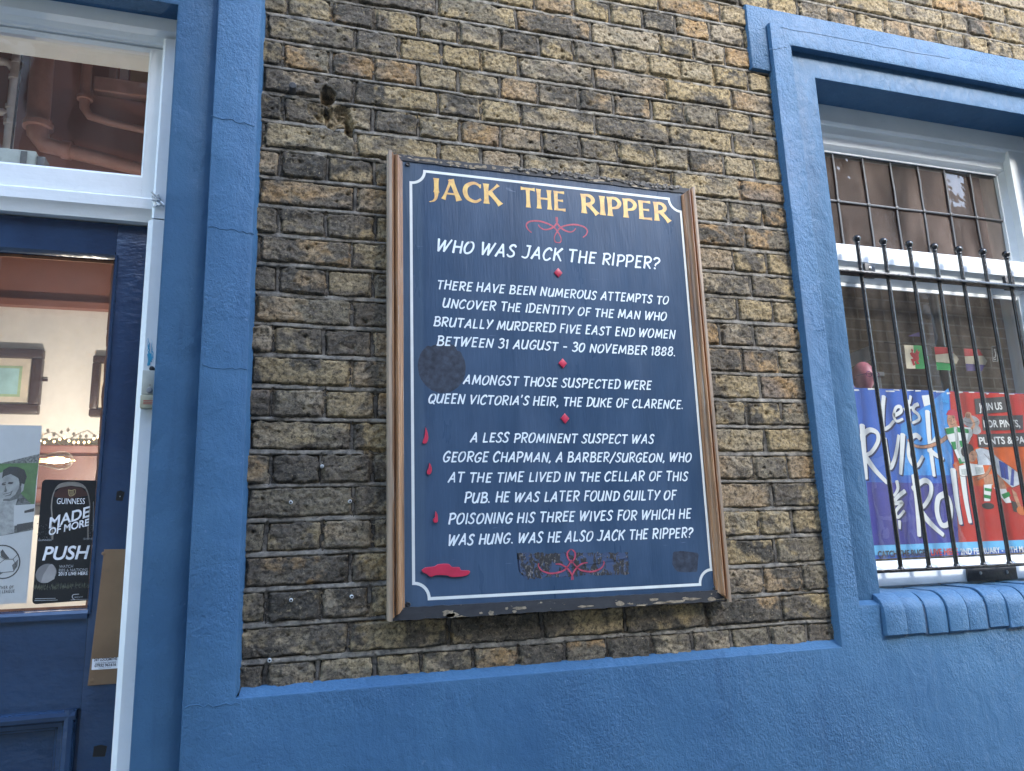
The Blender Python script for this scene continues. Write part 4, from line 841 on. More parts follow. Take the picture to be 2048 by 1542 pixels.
lt_ = flatMB(); lr = flat('faded_red_print', (0.35, 0.06, 0.04, 1), 0.5)
for k in range(3):
    xa_, za_ = x0 + .006, z0 + .0165 - k * .0036; lt_.face([(xa_, za_), (x1 - .001, za_), (x1 - .001, za_ + .0016), (xa_, za_ + .0016)], .0407)
obj('warning_print', lt_, lr, dbl)
def round_bit(name, px, py, r, dep, mat_, label, cat, group=None, inner=None):
    q = at3(px, py, -.004); root = obj(name, MB().lathe([(r * .9, .012), (r, -dep + .002), (r * .85, -dep), (r * .2, -dep - .0004)], (0, 0, 0), 'y', 16), mat_, None, 40)
    root.location = q; tag(root, label, cat, group)
    if inner: c = obj('screw_head' if inner == 'screw' else 'hole', MB().lathe([(r * .5, -dep - .0002), (r * .48, -dep - .0007), (r * .1, -dep - .0009)], (0, 0, 0), 'y', 12), M['steel'] if inner == 'screw' else M['dark'], None); c.parent = root
    return root
bd = at3(304, 737.5, .052); k_ = obj('rubber_stop', MB().lathe([(.0058, .0078), (.0058, -.003), (.004, -.0055), (.001, -.006)], (0, 0, 0), 'y', 16), M['blackscrew'], None, 40); k_.location = bd; tag(k_, 'small black rubber stop just above the ivory doorbell', 'door stop')
round_bit('bolt', 585, 182, .0092, .027, M['ironmatt'], 'rusty round bolt end sticking out of the upper brick joint', 'bolt', None)
for px, py, lab, inn_ in ((644, 933, 'grey wall plug with a steel screw, in a brick joint left of the notice board', 'screw'), (581.5, 1005, 'empty wall plug on the dark stretcher brick, left of another plug on its course', 'hole'), (699.5, 1003, 'empty wall plug in an upright joint near the notice board frame', 'hole'),
                          (582, 1200, 'empty wall plug above a pale paint patch, lower left of the wall', 'hole'), (703, 1193, 'empty wall plug on a tan brick, level with the foot of the notice board', 'hole'), (539, 1320, 'empty wall plug with chipped rim close above the blue plinth', 'hole')):
    round_bit('wall_plug', px, py, .0042, .0095, M['plug'], lab, 'wall plug', 'wall plugs left in the brickwork', inn_)
# ---- stickers and posters on the glass
blk = flat('poster_black', (0.010, 0.011, 0.013, 1), 0.25, var=0.2)
pw = flat('poster_white', (0.66, 0.67, 0.67, 1), 0.4, var=0.04); pgrey = flat('print_grey', (0.16, 0.155, 0.15, 1), 0.4); pdark = flat('print_dark_grey', (0.05, 0.05, 0.052, 1), 0.4)
lkw = flat('sticker_white', (0.62, 0.64, 0.66, 1), 0.4, var=0.03); ink = flat('sticker_ink', (0.02, 0.022, 0.03, 1), 0.5)
LK = .0951
lk = MB().poly([at(*p, LK) for p in [(183, 1340), (235.5, 1336.5), (236.5, 1314.5), (184.5, 1318)]], LK, .0954, .0001, 1)
root = obj('locksmith_sticker', lk, lkw); tag(root, 'small white phone number sticker on the brass push plate', 'sticker')
lm_ = flatMB()
print_text(lm_, '24/7 LOCKSMITHS', at(188, 1322.5, LK), at(234, 1319.8, LK), .0056, LK - .0003, .03)
print_text(lm_, 'Locks & Keys Specialists', at(190, 1328, LK), at(232, 1325.4, LK), .0042, LK - .0003)
print_text(lm_, '07932 961616', at(189, 1334.4, LK), at(232, 1331.4, LK), .0058, LK - .0003, .03)
print_text(lm_, 'Locks, Doors & Grills', at(197, 1337.3, LK), at(222, 1335.4, LK), .0022, LK - .0003)
obj('lettering', lm_, ink, root)
def round_rect(c, r=.012, n=5):
    c = [np.array(p) for p in c]; out = []
    for i in range(4):
        p, a, b_ = c[i], c[i - 1], c[(i + 1) % 4]; u = (a - p) / np.linalg.norm(a - p); v = (b_ - p) / np.linalg.norm(b_ - p)
        for k in range(n + 1): t = k / n; out.append(tuple(p + u * r * (1 - t) ** 2 + v * r * t ** 2))
    return out
ZZ = ((0, 820), 3.671)
GY = .1165
stk = obj('push_sticker', MB().poly(round_rect([at(64, 1209, GY), at(184.5, 1200, GY), at(199.5, 961, GY), at(84.5, 959, GY)], .010), GY, GY + .0012), blk); tag(stk, 'black pint glass sticker with PUSH in white capitals on door glass', 'sticker')
def zz(p): return at(p[0] / 3.671, 820 + p[1] / 3.671, GY)
gl_ = flatMB()
for side in (1, -1):
    q = [(525, 527), (440, 545), (398, 600), (378, 700), (385, 820), (385, 950)]; q = [zz(p if side == 1 else (1040 - p[0] + (p[1] - 527) * -.02, p[1])) for p in q]
    ribbon(gl_, catmull(q), lambda t: .0016 + .0022 * t, GY - .0003)
gl_.face([zz(p) for p in [(400, 590), (430, 548), (500, 528), (560, 530), (620, 560), (645, 590), (600, 566), (520, 556), (440, 570)]][::-1], GY - .00025)
obj('glass_outline', gl_, flat('print_cream_grey', (0.17, 0.155, 0.13, 1), 0.4), stk)
hb = flatMB(); hb.face([zz(p) for p in [(398, 612), (440, 572), (520, 560), (600, 570), (642, 610), (640, 630), (520, 650), (400, 640)]][::-1], GY - .00016); obj('beer_head', hb, flat('print_stout_red', (0.045, 0.020, 0.016, 1), 0.35), stk)
hp = flatMB()
stroke_px(hp, [(502, 588), (512, 630), (548, 618), (552, 585), (525, 592), (502, 586)], GY - .0004, .0011, *ZZ)
for k in range(4): stroke_px(hp, [(512 + k * 9, 592), (518 + k * 7, 622)], GY - .0004 - .00002 * k, .0006, *ZZ)
obj('harp_emblem', hp, flat('print_gold', (0.42, 0.34, 0.17, 1), 0.4), stk)
st1 = flatMB(); W1 = GY - .0004
print_text(st1, 'GUINNESS', zz((416, 690)), zz((622, 690)), .0135, W1, .0)
print_text(st1, 'MADE', zz((360, 868)), zz((655, 782)), .0245, W1, .022)
print_text(st1, 'OF MORE', zz((356, 922)), zz((652, 848)), .0165, W1, .022)
print_text(st1, 'PUSH', zz((310, 1102)), zz((654, 1090)), .0300, W1, .02, .18)
print_text(st1, '2013 LIVE HERE', zz((428, 1215)), zz((644, 1210)), .0074, W1, .012)
obj('white_lettering', st1, pw, stk)
st2 = flatMB()
print_text(st2, 'WATCH', zz((434, 1160)), zz((536, 1157)), .0066, W1, 0); print_text(st2, 'RBS 6 NATIONS', zz((432, 1188)), zz((644, 1182)), .0066, W1, 0)
st2.face([zz((258, 1388)), zz((408, 1384)), zz((408, 1380)), zz((258, 1384))], W1); st2.face([zz((254, 1402)), zz((424, 1396)), zz((424, 1393)), zz((254, 1398))], W1); st2.face([zz((520, 1396)), zz((645, 1390)), zz((645, 1387)), zz((520, 1393))], W1)
stroke_px(st2, [(580, 1352), (540, 1355), (530, 1372), (545, 1390), (580, 1390)], W1, .0014, *ZZ)
print_text(st2, 'continental', zz((545, 1377)), zz((608, 1374)), .0026, W1, .01)
print_text(st2, 'GUINNESS', zz((280, 962)), zz((378, 960)), .0040, W1); print_text(st2, 'GUINNESS', zz((612, 952)), zz((694, 950)), .0040, W1)
stroke_px(st2, [(686, 672), (684, 900), (712, 905)], W1, .0007, *ZZ, sm=1)
obj('grey_lettering', st2, flat('print_silver', (0.32, 0.33, 0.33, 1), 0.4), stk)
bl = flatMB(); ell = lambda cx, cy, a, b_, rot=0, n=28: [(cx + a * math.cos(2 * math.pi * k / n) * math.cos(rot) - b_ * math.sin(2 * math.pi * k / n) * math.sin(rot), cy + a * math.cos(2 * math.pi * k / n) * math.sin(rot) + b_ * math.sin(2 * math.pi * k / n) * math.cos(rot)) for k in range(n)]
bl.face([zz(p) for p in ell(338, 1200, 82, 66, -.6)][::-1], GY - .00020)
obj('rugby_ball', bl, pgrey, stk)
b2 = flatMB(); b2.face([zz(p) for p in [(395, 1140), (412, 1180), (400, 1240), (350, 1268), (300, 1268), (318, 1210), (360, 1140), (380, 1130)]][::-1], GY - .00035); obj('ball_panel', b2, flat('print_pale_grey', (0.27, 0.26, 0.245, 1), 0.4), stk)
gm_ = flatMB(); rg = random.Random(8)
for i in range(260):
    u = rg.uniform(246, 690); v0 = 1312 - (u - 246) * .045 + rg.uniform(-14, 14); a = zz((u, v0)); gm_.face([a, (a[0] + .0007, a[1]), (a[0] + rg.uniform(-.002, .002), a[1] + rg.uniform(.004, .010))], W1 + .00012 + i * 1e-7)
obj('grass_print', gm_, flat('print_olive', (0.085, 0.09, 0.06, 1), 0.5), stk)
cr = flatMB()
for i in range(220):
    u = rg.uniform(275, 715); v0 = rg.uniform(830, 945)
    if 380 < u < 640: continue
    a = zz((u, v0)); s_ = rg.uniform(.0004, .0011); cr.face([(a[0] - s_, a[1] - s_), (a[0] + s_, a[1] - s_), (a[0] + s_, a[1] + s_), (a[0] - s_, a[1] + s_)], W1 + .0001)
obj('crowd_print', cr, pdark, stk)
# football poster: greyscale portrait, ball emblem
FYP = .1225
def zp(p): return at(p[0] / 3.671, 820 + p[1] / 3.671, FYP)
fx = [at(84, 851, FYP), at(53, 1206, FYP)]
fp = obj('football_poster', MB().poly([(-.80, fx[1][1]), fx[1], fx[0], (-.80, fx[0][1])], FYP, FYP + .0012), pw); tag(fp, 'pale football poster with a grey photo of a man, on door glass', 'poster')
g_ = flatMB(); g_.face([zp(p) for p in [(-200, 395), (284, 388), (265, 540), (240, 880), (-200, 960)]][::-1], FYP - .0002); obj('green_ground', g_, flat('print_green', (0.09, 0.20, 0.06, 1), 0.5, var=0.3, vs=40), fp)
g_ = flatMB(); g_.face([zp(p) for p in [(30, 385), (290, 322), (286, 388), (0, 395)]][::-1], FYP - .0002); obj('crowd_strip', g_, flat('print_speckle', (0.20, 0.21, 0.20, 1), 0.5, var=0.9, vs=260), fp)
g_ = flatMB(); g_.face([zp(p) for p in [(-160, 760), (-60, 690), (60, 660), (150, 610), (230, 690), (245, 880), (-160, 955)]][::-1], FYP - .0003); obj('shirt', g_, flat('print_check_shirt', (0.14, 0.15, 0.15, 1), 0.5, var=0.8, vs=160), fp)
g_ = flatMB(); g_.face([zp(p) for p in [(-10, 620), (40, 660), (130, 640), (110, 720), (105, 900), (0, 925), (-60, 720)]][::-1], FYP - .0004); obj('undershirt', g_, flat('print_light', (0.42, 0.43, 0.42, 1), 0.5, var=0.3, vs=90), fp)
g_ = flatMB(); g_.face([zp(p) for p in [(-20, 470), (30, 450), (150, 470), (180, 540), (172, 590), (150, 612), (130, 650), (60, 664), (0, 650), (-30, 560)]][::-1], FYP - .0005); obj('face', g_, flat('print_face_grey', (0.36, 0.37, 0.36, 1), 0.5, var=0.25, vs=45), fp)
g_ = flatMB(); g_.face([zp(p) for p in [(15, 500), (25, 440), (70, 415), (130, 418), (180, 440), (198, 490), (180, 545), (160, 540), (152, 570), (135, 500), (80, 470), (35, 485)]][::-1], FYP - .0006)
for e in ((28, 548, 16, 5), (75, 540, 18, 5)): g_.face([zp(p) for p in ell(*e)][::-1], FYP - .0006)
g_.face([zp(p) for p in [(16, 536), (44, 530), (44, 537), (16, 543)]][::-1], FYP - .00062); g_.face([zp(p) for p in [(62, 528), (98, 530), (98, 538), (62, 535)]][::-1], FYP - .00062)
obj('hair', g_, flat('print_hair', (0.022, 0.024, 0.026, 1), 0.5), fp)
g_ = flatMB(); g_.face([zp(p) for p in [(20, 655), (70, 652), (112, 622), (138, 575), (146, 520), (156, 548), (156, 600), (134, 650), (70, 670), (20, 666)]][::-1], FYP - .00054)
g_.face([zp(p) for p in [(38, 552), (52, 590), (46, 604), (28, 600), (34, 590)]][::-1], FYP - .00054); g_.face([zp(p) for p in [(20, 618), (70, 606), (96, 590), (80, 626), (40, 634)]][::-1], FYP - .00054)
obj('face_shading', g_, flat('print_mid_grey', (0.12, 0.125, 0.125, 1), .5, var=.3, vs=120), fp)
g_ = flatMB(); g_.face([zp(p) for p in ell(160, 545, 11, 24, .1)][::-1], FYP - .00056); g_.face([zp(p) for p in [(28, 622), (72, 610), (84, 604), (72, 620), (36, 630)]][::-1], FYP - .00058)
g_.face([zp(p) for p in [(-40, 640), (-10, 600), (20, 592), (38, 604), (24, 622), (34, 640), (10, 690), (-40, 700)]][::-1], FYP - .00059); obj('ear_and_hand', g_, flat('print_skin_grey', (0.42, 0.43, 0.42, 1), .5, var=.2, vs=60), fp)
g_ = flatMB(); g_.face([zp(p) for p in [(105, 700), (255, 690), (248, 830), (100, 850)]][::-1], FYP - .0007); obj('white_panel', g_, pw, fp)
g_ = flatMB()
for q in ([(180, 740), (252, 720), (250, 745), (180, 757)], [(125, 840), (245, 820), (242, 865), (122, 900)]): g_.face([zp(p) for p in q][::-1], FYP - .0009)
ribbon(g_, [zp(p) for p in ell(18, 1115, 128, 122)] + [zp((146, 1115))], .0026, FYP - .0006, False)
for s_ in ([(-30, 1060), (35, 1095), (95, 1095), (130, 1060)], [(95, 1095), (120, 1140), (100, 1185)], [(35, 1095), (-20, 1140), (0, 1195), (100, 1185)], [(0, 1195), (-10, 1232)]):
    for a, c in zip(s_, s_[1:]): stroke_px(g_, [a, c], FYP - .0006 - .00002 * s_.index(a), .0012, *ZZ)
g_.face([zp(p) for p in [(5, 1040), (20, 1022), (38, 1050), (70, 1090), (40, 1094), (8, 1075)]][::-1], FYP - .0006)
print_text(g_, 'TNER OF', zp((-8, 1316)), zp((98, 1310)), .0068, FYP - .0006, .015, 0, 1.25); print_text(g_, 'R LEAGUE', zp((-8, 1347)), zp((106, 1340)), .0068, FYP - .0006, .015, 0, 1.25)
obj('dark_print', g_, pdark, fp)
g_ = flatMB()
for q in ([(88, 1140), (135, 1095), (128, 1150), (100, 1182)], [(-10, 1190), (28, 1192), (0, 1210)]): g_.face([zp(p) for p in q][::-1], FYP - .00045)
obj('ball_shading', g_, pgrey, fp)
# rugby poster
RY = .186
def zr(p): return at(1660 + p[0] / 3.672, 760 + p[1] / 3.672, RY)
def shp(mb, pts, k): mb.face([zr(p) for p in pts][::-1], RY - k * .0002)
pt_z = at(1897, 782, RY)[1]; pb_z = at(1753, 1118, RY)[1]
rpst = obj('rugby_poster', MB().poly([(1.77, pb_z), (2.66, pb_z), (2.66, pt_z), (1.77, pt_z)], RY, RY + .0015), flat('print_blue', (0.030, 0.105, 0.42, 1), 0.4, var=0.15, vs=6)); tag(rpst, 'blue and red rugby poster with brush lettering behind the window bars', 'poster')
lb = flatMB(); shp(lb, [(520, 330), (870, 60), (900, 700), (520, 700)], 1); obj('sky_patch', lb, flat('print_mid_blue', (0.05, 0.24, 0.58, 1), 0.4, var=0.35, vs=7), rpst)
lb = flatMB(); shp(lb, [(270, 750), (930, 760), (945, 1195), (300, 1215)], 1.5); obj('violet_field', lb, flat('print_violet', (0.040, 0.042, 0.25, 1), 0.4, var=0.2, vs=8), rpst)
rx_ = [zr((875, 70)), zr((945, 1195))]; rdp = flatMB(); rdp.face([(rx_[1][0], zr((945, 1195))[1]), (2.655, zr((945, 1195))[1]), (2.655, pt_z - .001), (rx_[0][0], pt_z - .001)], RY - .0006); obj('red_field', rdp, flat('print_red', (0.40, 0.028, 0.020, 1), 0.4, var=0.2, vs=6), rpst)
og = flatMB(); shp(og, [(900, 620), (1100, 480), (1640, 500), (1640, 720), (1250, 800), (950, 760)], 3.5); obj('orange_glow_print', og, flat('print_orange', (0.50, 0.09, 0.015, 1), 0.4, var=0.4, vs=7), rpst)
z_a, z_b = zr((345, 1215))[1], pb_z + .012; lbs = flatMB(); lbs.face([(1.772, z_b), (2.655, z_b), (2.655, z_a), (1.772, z_a)], RY - .0008); obj('date_band', lbs, flat('print_light_blue', (0.13, 0.42, 0.70, 1), 0.4, var=0.06), rpst)
torn = flatMB()
for i in range(16):
    u = 190 + i * 75 + rg.uniform(-25, 25); z_ = pt_z - rg.uniform(.0, .006); x_ = zr((u, 90))[0]; l_ = rg.uniform(.008, .04); torn.face([(x_, z_ - rg.uniform(.002, .008)), (x_ + l_, z_ - rg.uniform(.002, .005)), (x_ + l_ * .9, z_), (x_, z_)], RY - .0009 - i * 1e-6)
shp(torn, [(672, 115), (730, 108), (735, 180), (690, 195)], 4.6)
obj('torn_edge', torn, pw, rpst)
def brushw(w0): return lambda t: w0 * (1.0 - .35 * t)
def let(mb, pts, w0, k): stroke_px(mb, pts, RY - .0002 * k, brushw(w0), (1660, 760), 3.672)
SCR = [([(395, 118), (388, 230), (392, 350), (430, 345), (468, 302)], .0075), ([(470, 262), (520, 232), (516, 196), (484, 204), (468, 262), (490, 302), (535, 285)], .0062), ([(573, 150), (580, 230), (590, 300)], .0062), ([(545, 215), (612, 198)], .005),
 ([(592, 118), (585, 172)], .0055), ([(648, 178), (622, 188), (612, 220), (648, 255), (652, 290), (605, 316)], .0062),
 ([(236, 330), (250, 520), (266, 725)], .0098), ([(215, 430), (285, 368), (345, 388), (352, 450), (305, 528), (250, 556)], .0085), ([(258, 560), (335, 665), (420, 755)], .0095),
 ([(398, 425), (420, 560), (442, 645), (480, 560), (505, 405)], .0082), ([(535, 398), (528, 540), (518, 690)], .0092), ([(662, 428), (630, 405), (590, 440), (576, 540), (602, 612), (640, 630), (682, 560)], .0078),
 ([(715, 228), (730, 440), (765, 705)], .0092), ([(795, 405), (720, 505)], .007), ([(722, 508), (785, 555), (832, 580)], .0085),
 ([(490, 742), (498, 800), (470, 850)], .0062), ([(550, 815), (490, 865), (474, 905), (530, 900), (484, 965), (500, 1008), (545, 960)], .0066), ([(510, 1035), (512, 1092)], .006),
 ([(618, 700), (640, 900), (655, 1145)], .0105), ([(608, 800), (690, 738), (740, 770), (735, 850), (690, 925), (648, 948)], .0090), ([(655, 950), (740, 1055), (832, 1138)], .0100),
 ([(838, 838), (795, 870), (786, 970), (820, 1062), (872, 1050), (890, 950), (872, 870), (838, 836)], .0095), ([(902, 655), (930, 880), (962, 1056)], .0108), ([(968, 650), (996, 870), (1030, 1046)], .0108)]
sh = flatMB(); lt2 = flatMB()
for i, (pts, w0) in enumerate(SCR): let(sh, [(p[0] + 10, p[1] + 12) for p in pts], w0 * 2.15, 4.2 + i * .01); let(lt2, pts, w0 * 2.15, 5.5 + i * .03)
obj('script_drop_shade', sh, flat('print_deep_navy', (0.012, 0.02, 0.075, 1), 0.4), rpst); obj('script_lettering', lt2, pw, rpst)
# players
SK, GN, NV = flat('print_skin', (0.40, 0.20, 0.12, 1), 0.5, var=0.35, vs=60), flat('print_hoop_green', (0.012, 0.20, 0.055, 1), 0.4), flat('print_shirt_blue', (0.03, 0.055, 0.24, 1), 0.4)
PGY = flat('print_shirt_grey', (0.42, 0.46, 0.52, 1), 0.4, var=0.3, vs=30); BK = flat('print_boot', (0.03, 0.028, 0.026, 1), 0.4); BLG = flat('print_ball_grey', (0.30, 0.30, 0.31, 1), 0.4, var=0.4, vs=25)
a = flatMB(); stroke_px(a, [(860, 418), (790, 462), (700, 490), (630, 485), (570, 440)], RY - .00135, lambda t: .0150 - .0085 * t, (1660, 760), 3.672); shp(a, ell(893, 290, 36, 62), 7); shp(a, [(875, 330), (930, 320), (940, 350), (870, 360)], 6.9); shp(a, ell(1012, 258, 24, 24), 8.4)
stroke_px(a, [(1040, 360), (1058, 320), (1030, 270)], RY - .0016, .010, (1660, 760), 3.672)
stroke_px(a, [(1180, 640), (1150, 690), (1085, 725)], RY - .0021, .012, (1660, 760), 3.672); shp(a, ell(1045, 560, 30, 42, .3), 10.4); shp(a, [(1330, 800), (1350, 870), (1380, 940), (1400, 930), (1365, 830)], 9.2)
obj('player_skin', a, SK, rpst)
a = flatMB(); shp(a, [(840, 352), (930, 338), (1040, 352), (1046, 405), (1006, 480), (1000, 620), (948, 605), (905, 500), (862, 430)], 6.4); shp(a, [(945, 632), (1010, 612), (1120, 625), (1135, 690), (1040, 705), (955, 700)], 7.2); shp(a, [(1128, 770), (1190, 765), (1175, 890), (1130, 890)], 6.3); shp(a, [(1200, 790), (1290, 800), (1330, 900), (1290, 905)], 6.2)
obj('player_whites', a, pw, rpst)
a = flatMB(); shp(a, [(838, 358), (925, 345), (1015, 362), (1018, 392), (935, 385), (856, 402)], 7.6); shp(a, [(885, 455), (1000, 440), (1010, 475), (905, 515)], 7.6); shp(a, [(940, 575), (1000, 565), (1000, 605), (948, 618)], 7.6)
shp(a, [(1132, 790), (1188, 800), (1185, 822), (1132, 812)], 7.5); shp(a, [(1128, 840), (1182, 850), (1178, 875), (1128, 865)], 7.5); shp(a, [(1255, 840), (1310, 820), (1325, 850), (1275, 875)], 7.5)
obj('player_hoops', a, GN, rpst)
a = flatMB(); shp(a, [(850, 255), (868, 222), (905, 212), (935, 240), (935, 300), (920, 300), (912, 262)], 8); obj('scrum_cap', a, flat('print_cap_red', (0.38, 0.03, 0.06, 1), 0.4), rpst)
a = flatMB(); shp(a, ell(1035, 305, 62, 44, .25), 7.8); shp(a, ell(1062, 362, 48, 34, .5), 6.1); obj('poster_ball', a, BLG, rpst)
a = flatMB(); shp(a, [(1065, 510), (1110, 498), (1165, 515), (1240, 580), (1385, 685), (1392, 765), (1335, 790), (1240, 705), (1180, 625), (1085, 625)], 9); obj('tackler_shirt', a, PGY, rpst)
a = flatMB(); shp(a, [(1235, 590), (1300, 622), (1310, 735), (1255, 715)], 9.8); shp(a, [(1330, 650), (1350, 662), (1345, 780), (1320, 770)], 9.8); obj('tackler_hoops', a, NV, rpst)
a = flatMB(); shp(a, ell(1005, 520, 46, 52, .4), 10); shp(a, ell(1158, 925, 46, 24, .1), 8); shp(a, [(1325, 885), (1375, 900), (1400, 980), (1345, 965)], 8.4); obj('hair_and_boots', a, BK, rpst)
a = flatMB()      # printed shading and outlines of the figures
for pts in ([(900, 262), (912, 285), (905, 300)], [(872, 282), (888, 280)], [(900, 279), (915, 276)], [(880, 322), (900, 326), (916, 318)], [(893, 285), (888, 305), (898, 308)], [(845, 352), (862, 430), (905, 505), (948, 605)], [(1046, 352), (1046, 405), (1006, 480), (1002, 612)],
            [(570, 432), (630, 472), (700, 478), (790, 448), (850, 405)], [(600, 478), (640, 497), (710, 502), (800, 478), (866, 432)], [(945, 635), (958, 702), (1040, 706), (1134, 690)], [(930, 360), (940, 430), (935, 500)], [(1000, 640), (1010, 690)], [(1065, 512), (1085, 560), (1085, 622)], [(1110, 498), (1165, 515), (1240, 580), (1385, 686), (1392, 765), (1335, 790)],
            [(1130, 540), (1180, 600), (1182, 640)], [(1160, 560), (1215, 640)], [(1280, 640), (1290, 730)], [(1128, 770), (1126, 890)], [(1190, 770), (1178, 890)], [(1080, 735), (1150, 700), (1186, 650)], [(1085, 716), (1060, 722), (1072, 740)], [(980, 300), (1035, 318), (1092, 300)], [(1000, 250), (1002, 272)], [(1012, 248), (1014, 275)], [(1024, 250), (1026, 274)], [(1035, 545), (1058, 552)], [(1050, 580), (1062, 590)]):
    stroke_px(a, pts, RY - .00225, .0017, (1660, 760), 3.672)
obj('figure_outlines', a, flat('print_brown_line', (0.075, 0.045, 0.035, 1), .5), rpst)
a = flatMB()
for q in ([(905, 345), (928, 345), (950, 470), (990, 600), (965, 600), (925, 500)], [(1020, 360), (1042, 360), (1040, 400), (1000, 470)], [(960, 655), (1010, 650), (1020, 700), (965, 695)], [(1060, 640), (1120, 640), (1128, 682), (1070, 695)]): shp(a, q, 7.9 + .02 * q[0][0] / 900)
obj('shirt_shading', a, flat('print_fold_grey', (0.38, 0.42, 0.42, 1), .5, var=.3, vs=60), rpst)
a = flatMB(); shp(a, [(1122, 700), (1190, 690), (1200, 770), (1135, 775)], 6.2); shp(a, [(1195, 700), (1260, 720), (1300, 800), (1215, 800)], 6.25); obj('player_thighs', a, SK, rpst)
a = flatMB(); shp(a, ell(1405, 960, 40, 30, .5), 10.8); obj('orange_boot', a, flat('print_boot_orange', (0.50, 0.13, 0.03, 1), 0.4), rpst)
a = flatMB()
for q in ([(1056, 138), (1290, 122), (1298, 236), (1068, 252)], [(1112, 266), (1412, 258), (1416, 366), (1120, 372)], [(1078, 400), (1640, 380), (1640, 482), (1088, 496)]): shp(a, q, 11)
obj('slogan_boxes', a, pdark, rpst)
a = flatMB(); TW = RY - .0030
print_text(a, 'JOIN US', zr((1092, 226)), zr((1262, 216)), .0265, TW, .02); print_text(a, 'FOR PINTS,', zr((1128, 348)), zr((1392, 345)), .0260, TW, .02); print_text(a, 'PUNTS & PASSION', zr((1094, 474)), zr((1590, 462)), .0260, TW, .02)
print_text(a, '2ND FEBRUARY - 16TH MARCH', zr((955, 1282)), zr((1520, 1258)), .0200, TW, .02); obj('white_lettering', a, pw, rpst)
a = flatMB(); print_text(a, 'CATCH THE RUGBY', zr((350, 1304)), zr((728, 1288)), .0205, TW, .03); obj('black_lettering', a, ink, rpst)
a = flatMB(); print_text(a, 'LIVE HERE', zr((738, 1288)), zr((938, 1280)), .0205, TW, .03); obj('red_lettering', a, flat('print_red_text', (0.50, 0.05, 0.03, 1), 0.4), rpst)
a = flatMB(); print_text(a, 'rug', zr((806, 165)), zr((868, 162)), .010, TW); obj('cyan_lettering', a, flat('print_cyan', (0.05, 0.35, 0.65, 1), 0.4), rpst)
# ================================================================= INSIDE THE PUB
inw = flat('interior_white_wall', (0.74, 0.71, 0.68, 1), 0.7, var=0.04); inr = flat('interior_red_paint', (0.27, 0.118, 0.092, 1), 0.5, var=0.15, vs=4); wfl = flat('dark_floorboards', (0.10, 0.06, 0.035, 1), 0.4, stretch=(.1, 1, 1))
IY = .90
struct(obj('interior_floor', MB().box(-8, 6, .33, 2.4, -.16, -.02), wfl))
struct(obj('interior_ceiling', MB().box(-8, 6, .33, 2.4, 3.35, 3.45), inr))
zb_ = at(75, 610, IY)[1]
iw = thing('passage_partition', 'white passage partition, upper part red to stand for the reflected house opposite', 'partition', (-1.2, IY, 0))
obj('white_wall', MB().box(-3, -.10, IY, IY + .1, -.02, zb_), inw, iw); obj('red_wall', MB().box(-3, -.10, IY - .004, IY + .1, zb_ + .001, 3.35), inr, iw)  # red upper part stands in for the reflected red house opposite
obj('dado_rail', MB().box(-3, -.10, IY - .03, IY - .0005, zb_ - .012, zb_ + .010), inr, iw)
ipart = MB().box(-.10, .0, .33, 2.4, -.02, 3.35); tag(obj('side_partition', ipart, inw), 'white partition between the door passage and the window room', 'partition')
shb = flat('dark_shelf_wood', (0.10, 0.035, 0.028, 1), 0.5)
zs_ = at(100, 893, .78)[1]
tag(obj('wall_shelf', MB().bbox(-3, -.11, .74, IY - .001, zs_ - .025, zs_, .004).box(-3, -.11, .80, IY - .001, zs_ - .12, zs_ - .026).bbox(-3, -.11, .78, IY - .001, zs_ - .17, zs_ - .121, .008), shb), 'brown wooden shelf with fairy lights on it behind the door glass', 'shelf')
fl_ = thing('fairy_lights', 'string of warm white fairy lights along the shelf behind door glass', 'fairy lights', (-.6, .77, zs_))
wpts = []; rf = random.Random(14)
for i in range(40): wpts.append((-.95 + i * .013, .765 + rf.uniform(-.006, .006), zs_ + .014 + .010 * math.sin(i * 1.1) + rf.uniform(-.004, .006)))
obj('wire', MB().tube(wpts, .0012, 5), flat('green_wire', (0.03, 0.05, 0.03, 1), 0.5), fl_)
warm = flat('fairy_bulb_glow', (1, .75, .4, 1), 0.3, emit=(1, .62, .28, 1), estr=0.9)
ob = obj('bulb', MB().lathe([(.0005, -.0045), (.0030, -.002), (.0034, .001), (.0005, .0045)], (wpts[0][0], .765, zs_ + .02), 'z', 8), warm, fl_)
for i in range(1, 38): c = ob.copy(); COL.objects.link(c); c.parent = fl_; c.matrix_parent_inverse = ob.matrix_parent_inverse.copy(); c.location = Vector((wpts[i][0] - wpts[0][0] + rf.uniform(-.003, .003), 0, rf.uniform(-.012, .010)))
# framed pictures
dkf = flat('dark_picture_frame', (0.05, 0.028, 0.026, 1), 0.35); mnt = flat('cream_mount', (0.62, 0.55, 0.46, 1), 0.6); art = flat('pale_blue_print', (0.32, 0.52, 0.56, 1), 0.5, var=0.25, vs=12); artb = flat('green_print_border', (0.34, 0.46, 0.30, 1), 0.5)
def picture(x0, x1, z0, z1, label, w_=.030):
    t = thing('framed_picture', label, 'picture', ((x0 + x1) / 2, IY - .02, z0), 'pictures on the passage wall'); f = MB()
    f.bbox(x0, x1, IY - .03, IY - .001, z0, z0 + w_, .004).bbox(x0, x1, IY - .03, IY - .001, z1 - w_, z1, .004).bbox(x0, x0 + w_, IY - .0305, IY - .001, z0 + w_, z1 - w_, .004).bbox(x1 - w_, x1, IY - .0305, IY - .001, z0 + w_, z1 - w_, .004)
    obj('frame', f, dkf, t, 30); obj('mount', MB().box(x0 + w_ - .002, x1 - w_ + .002, IY - .012, IY - .002, z0 + w_ - .002, z1 - w_ + .002), mnt, t)
    return t
xr, zt = at(87, 698, IY - .03); zb2 = at(80, 827, IY - .03)[1]
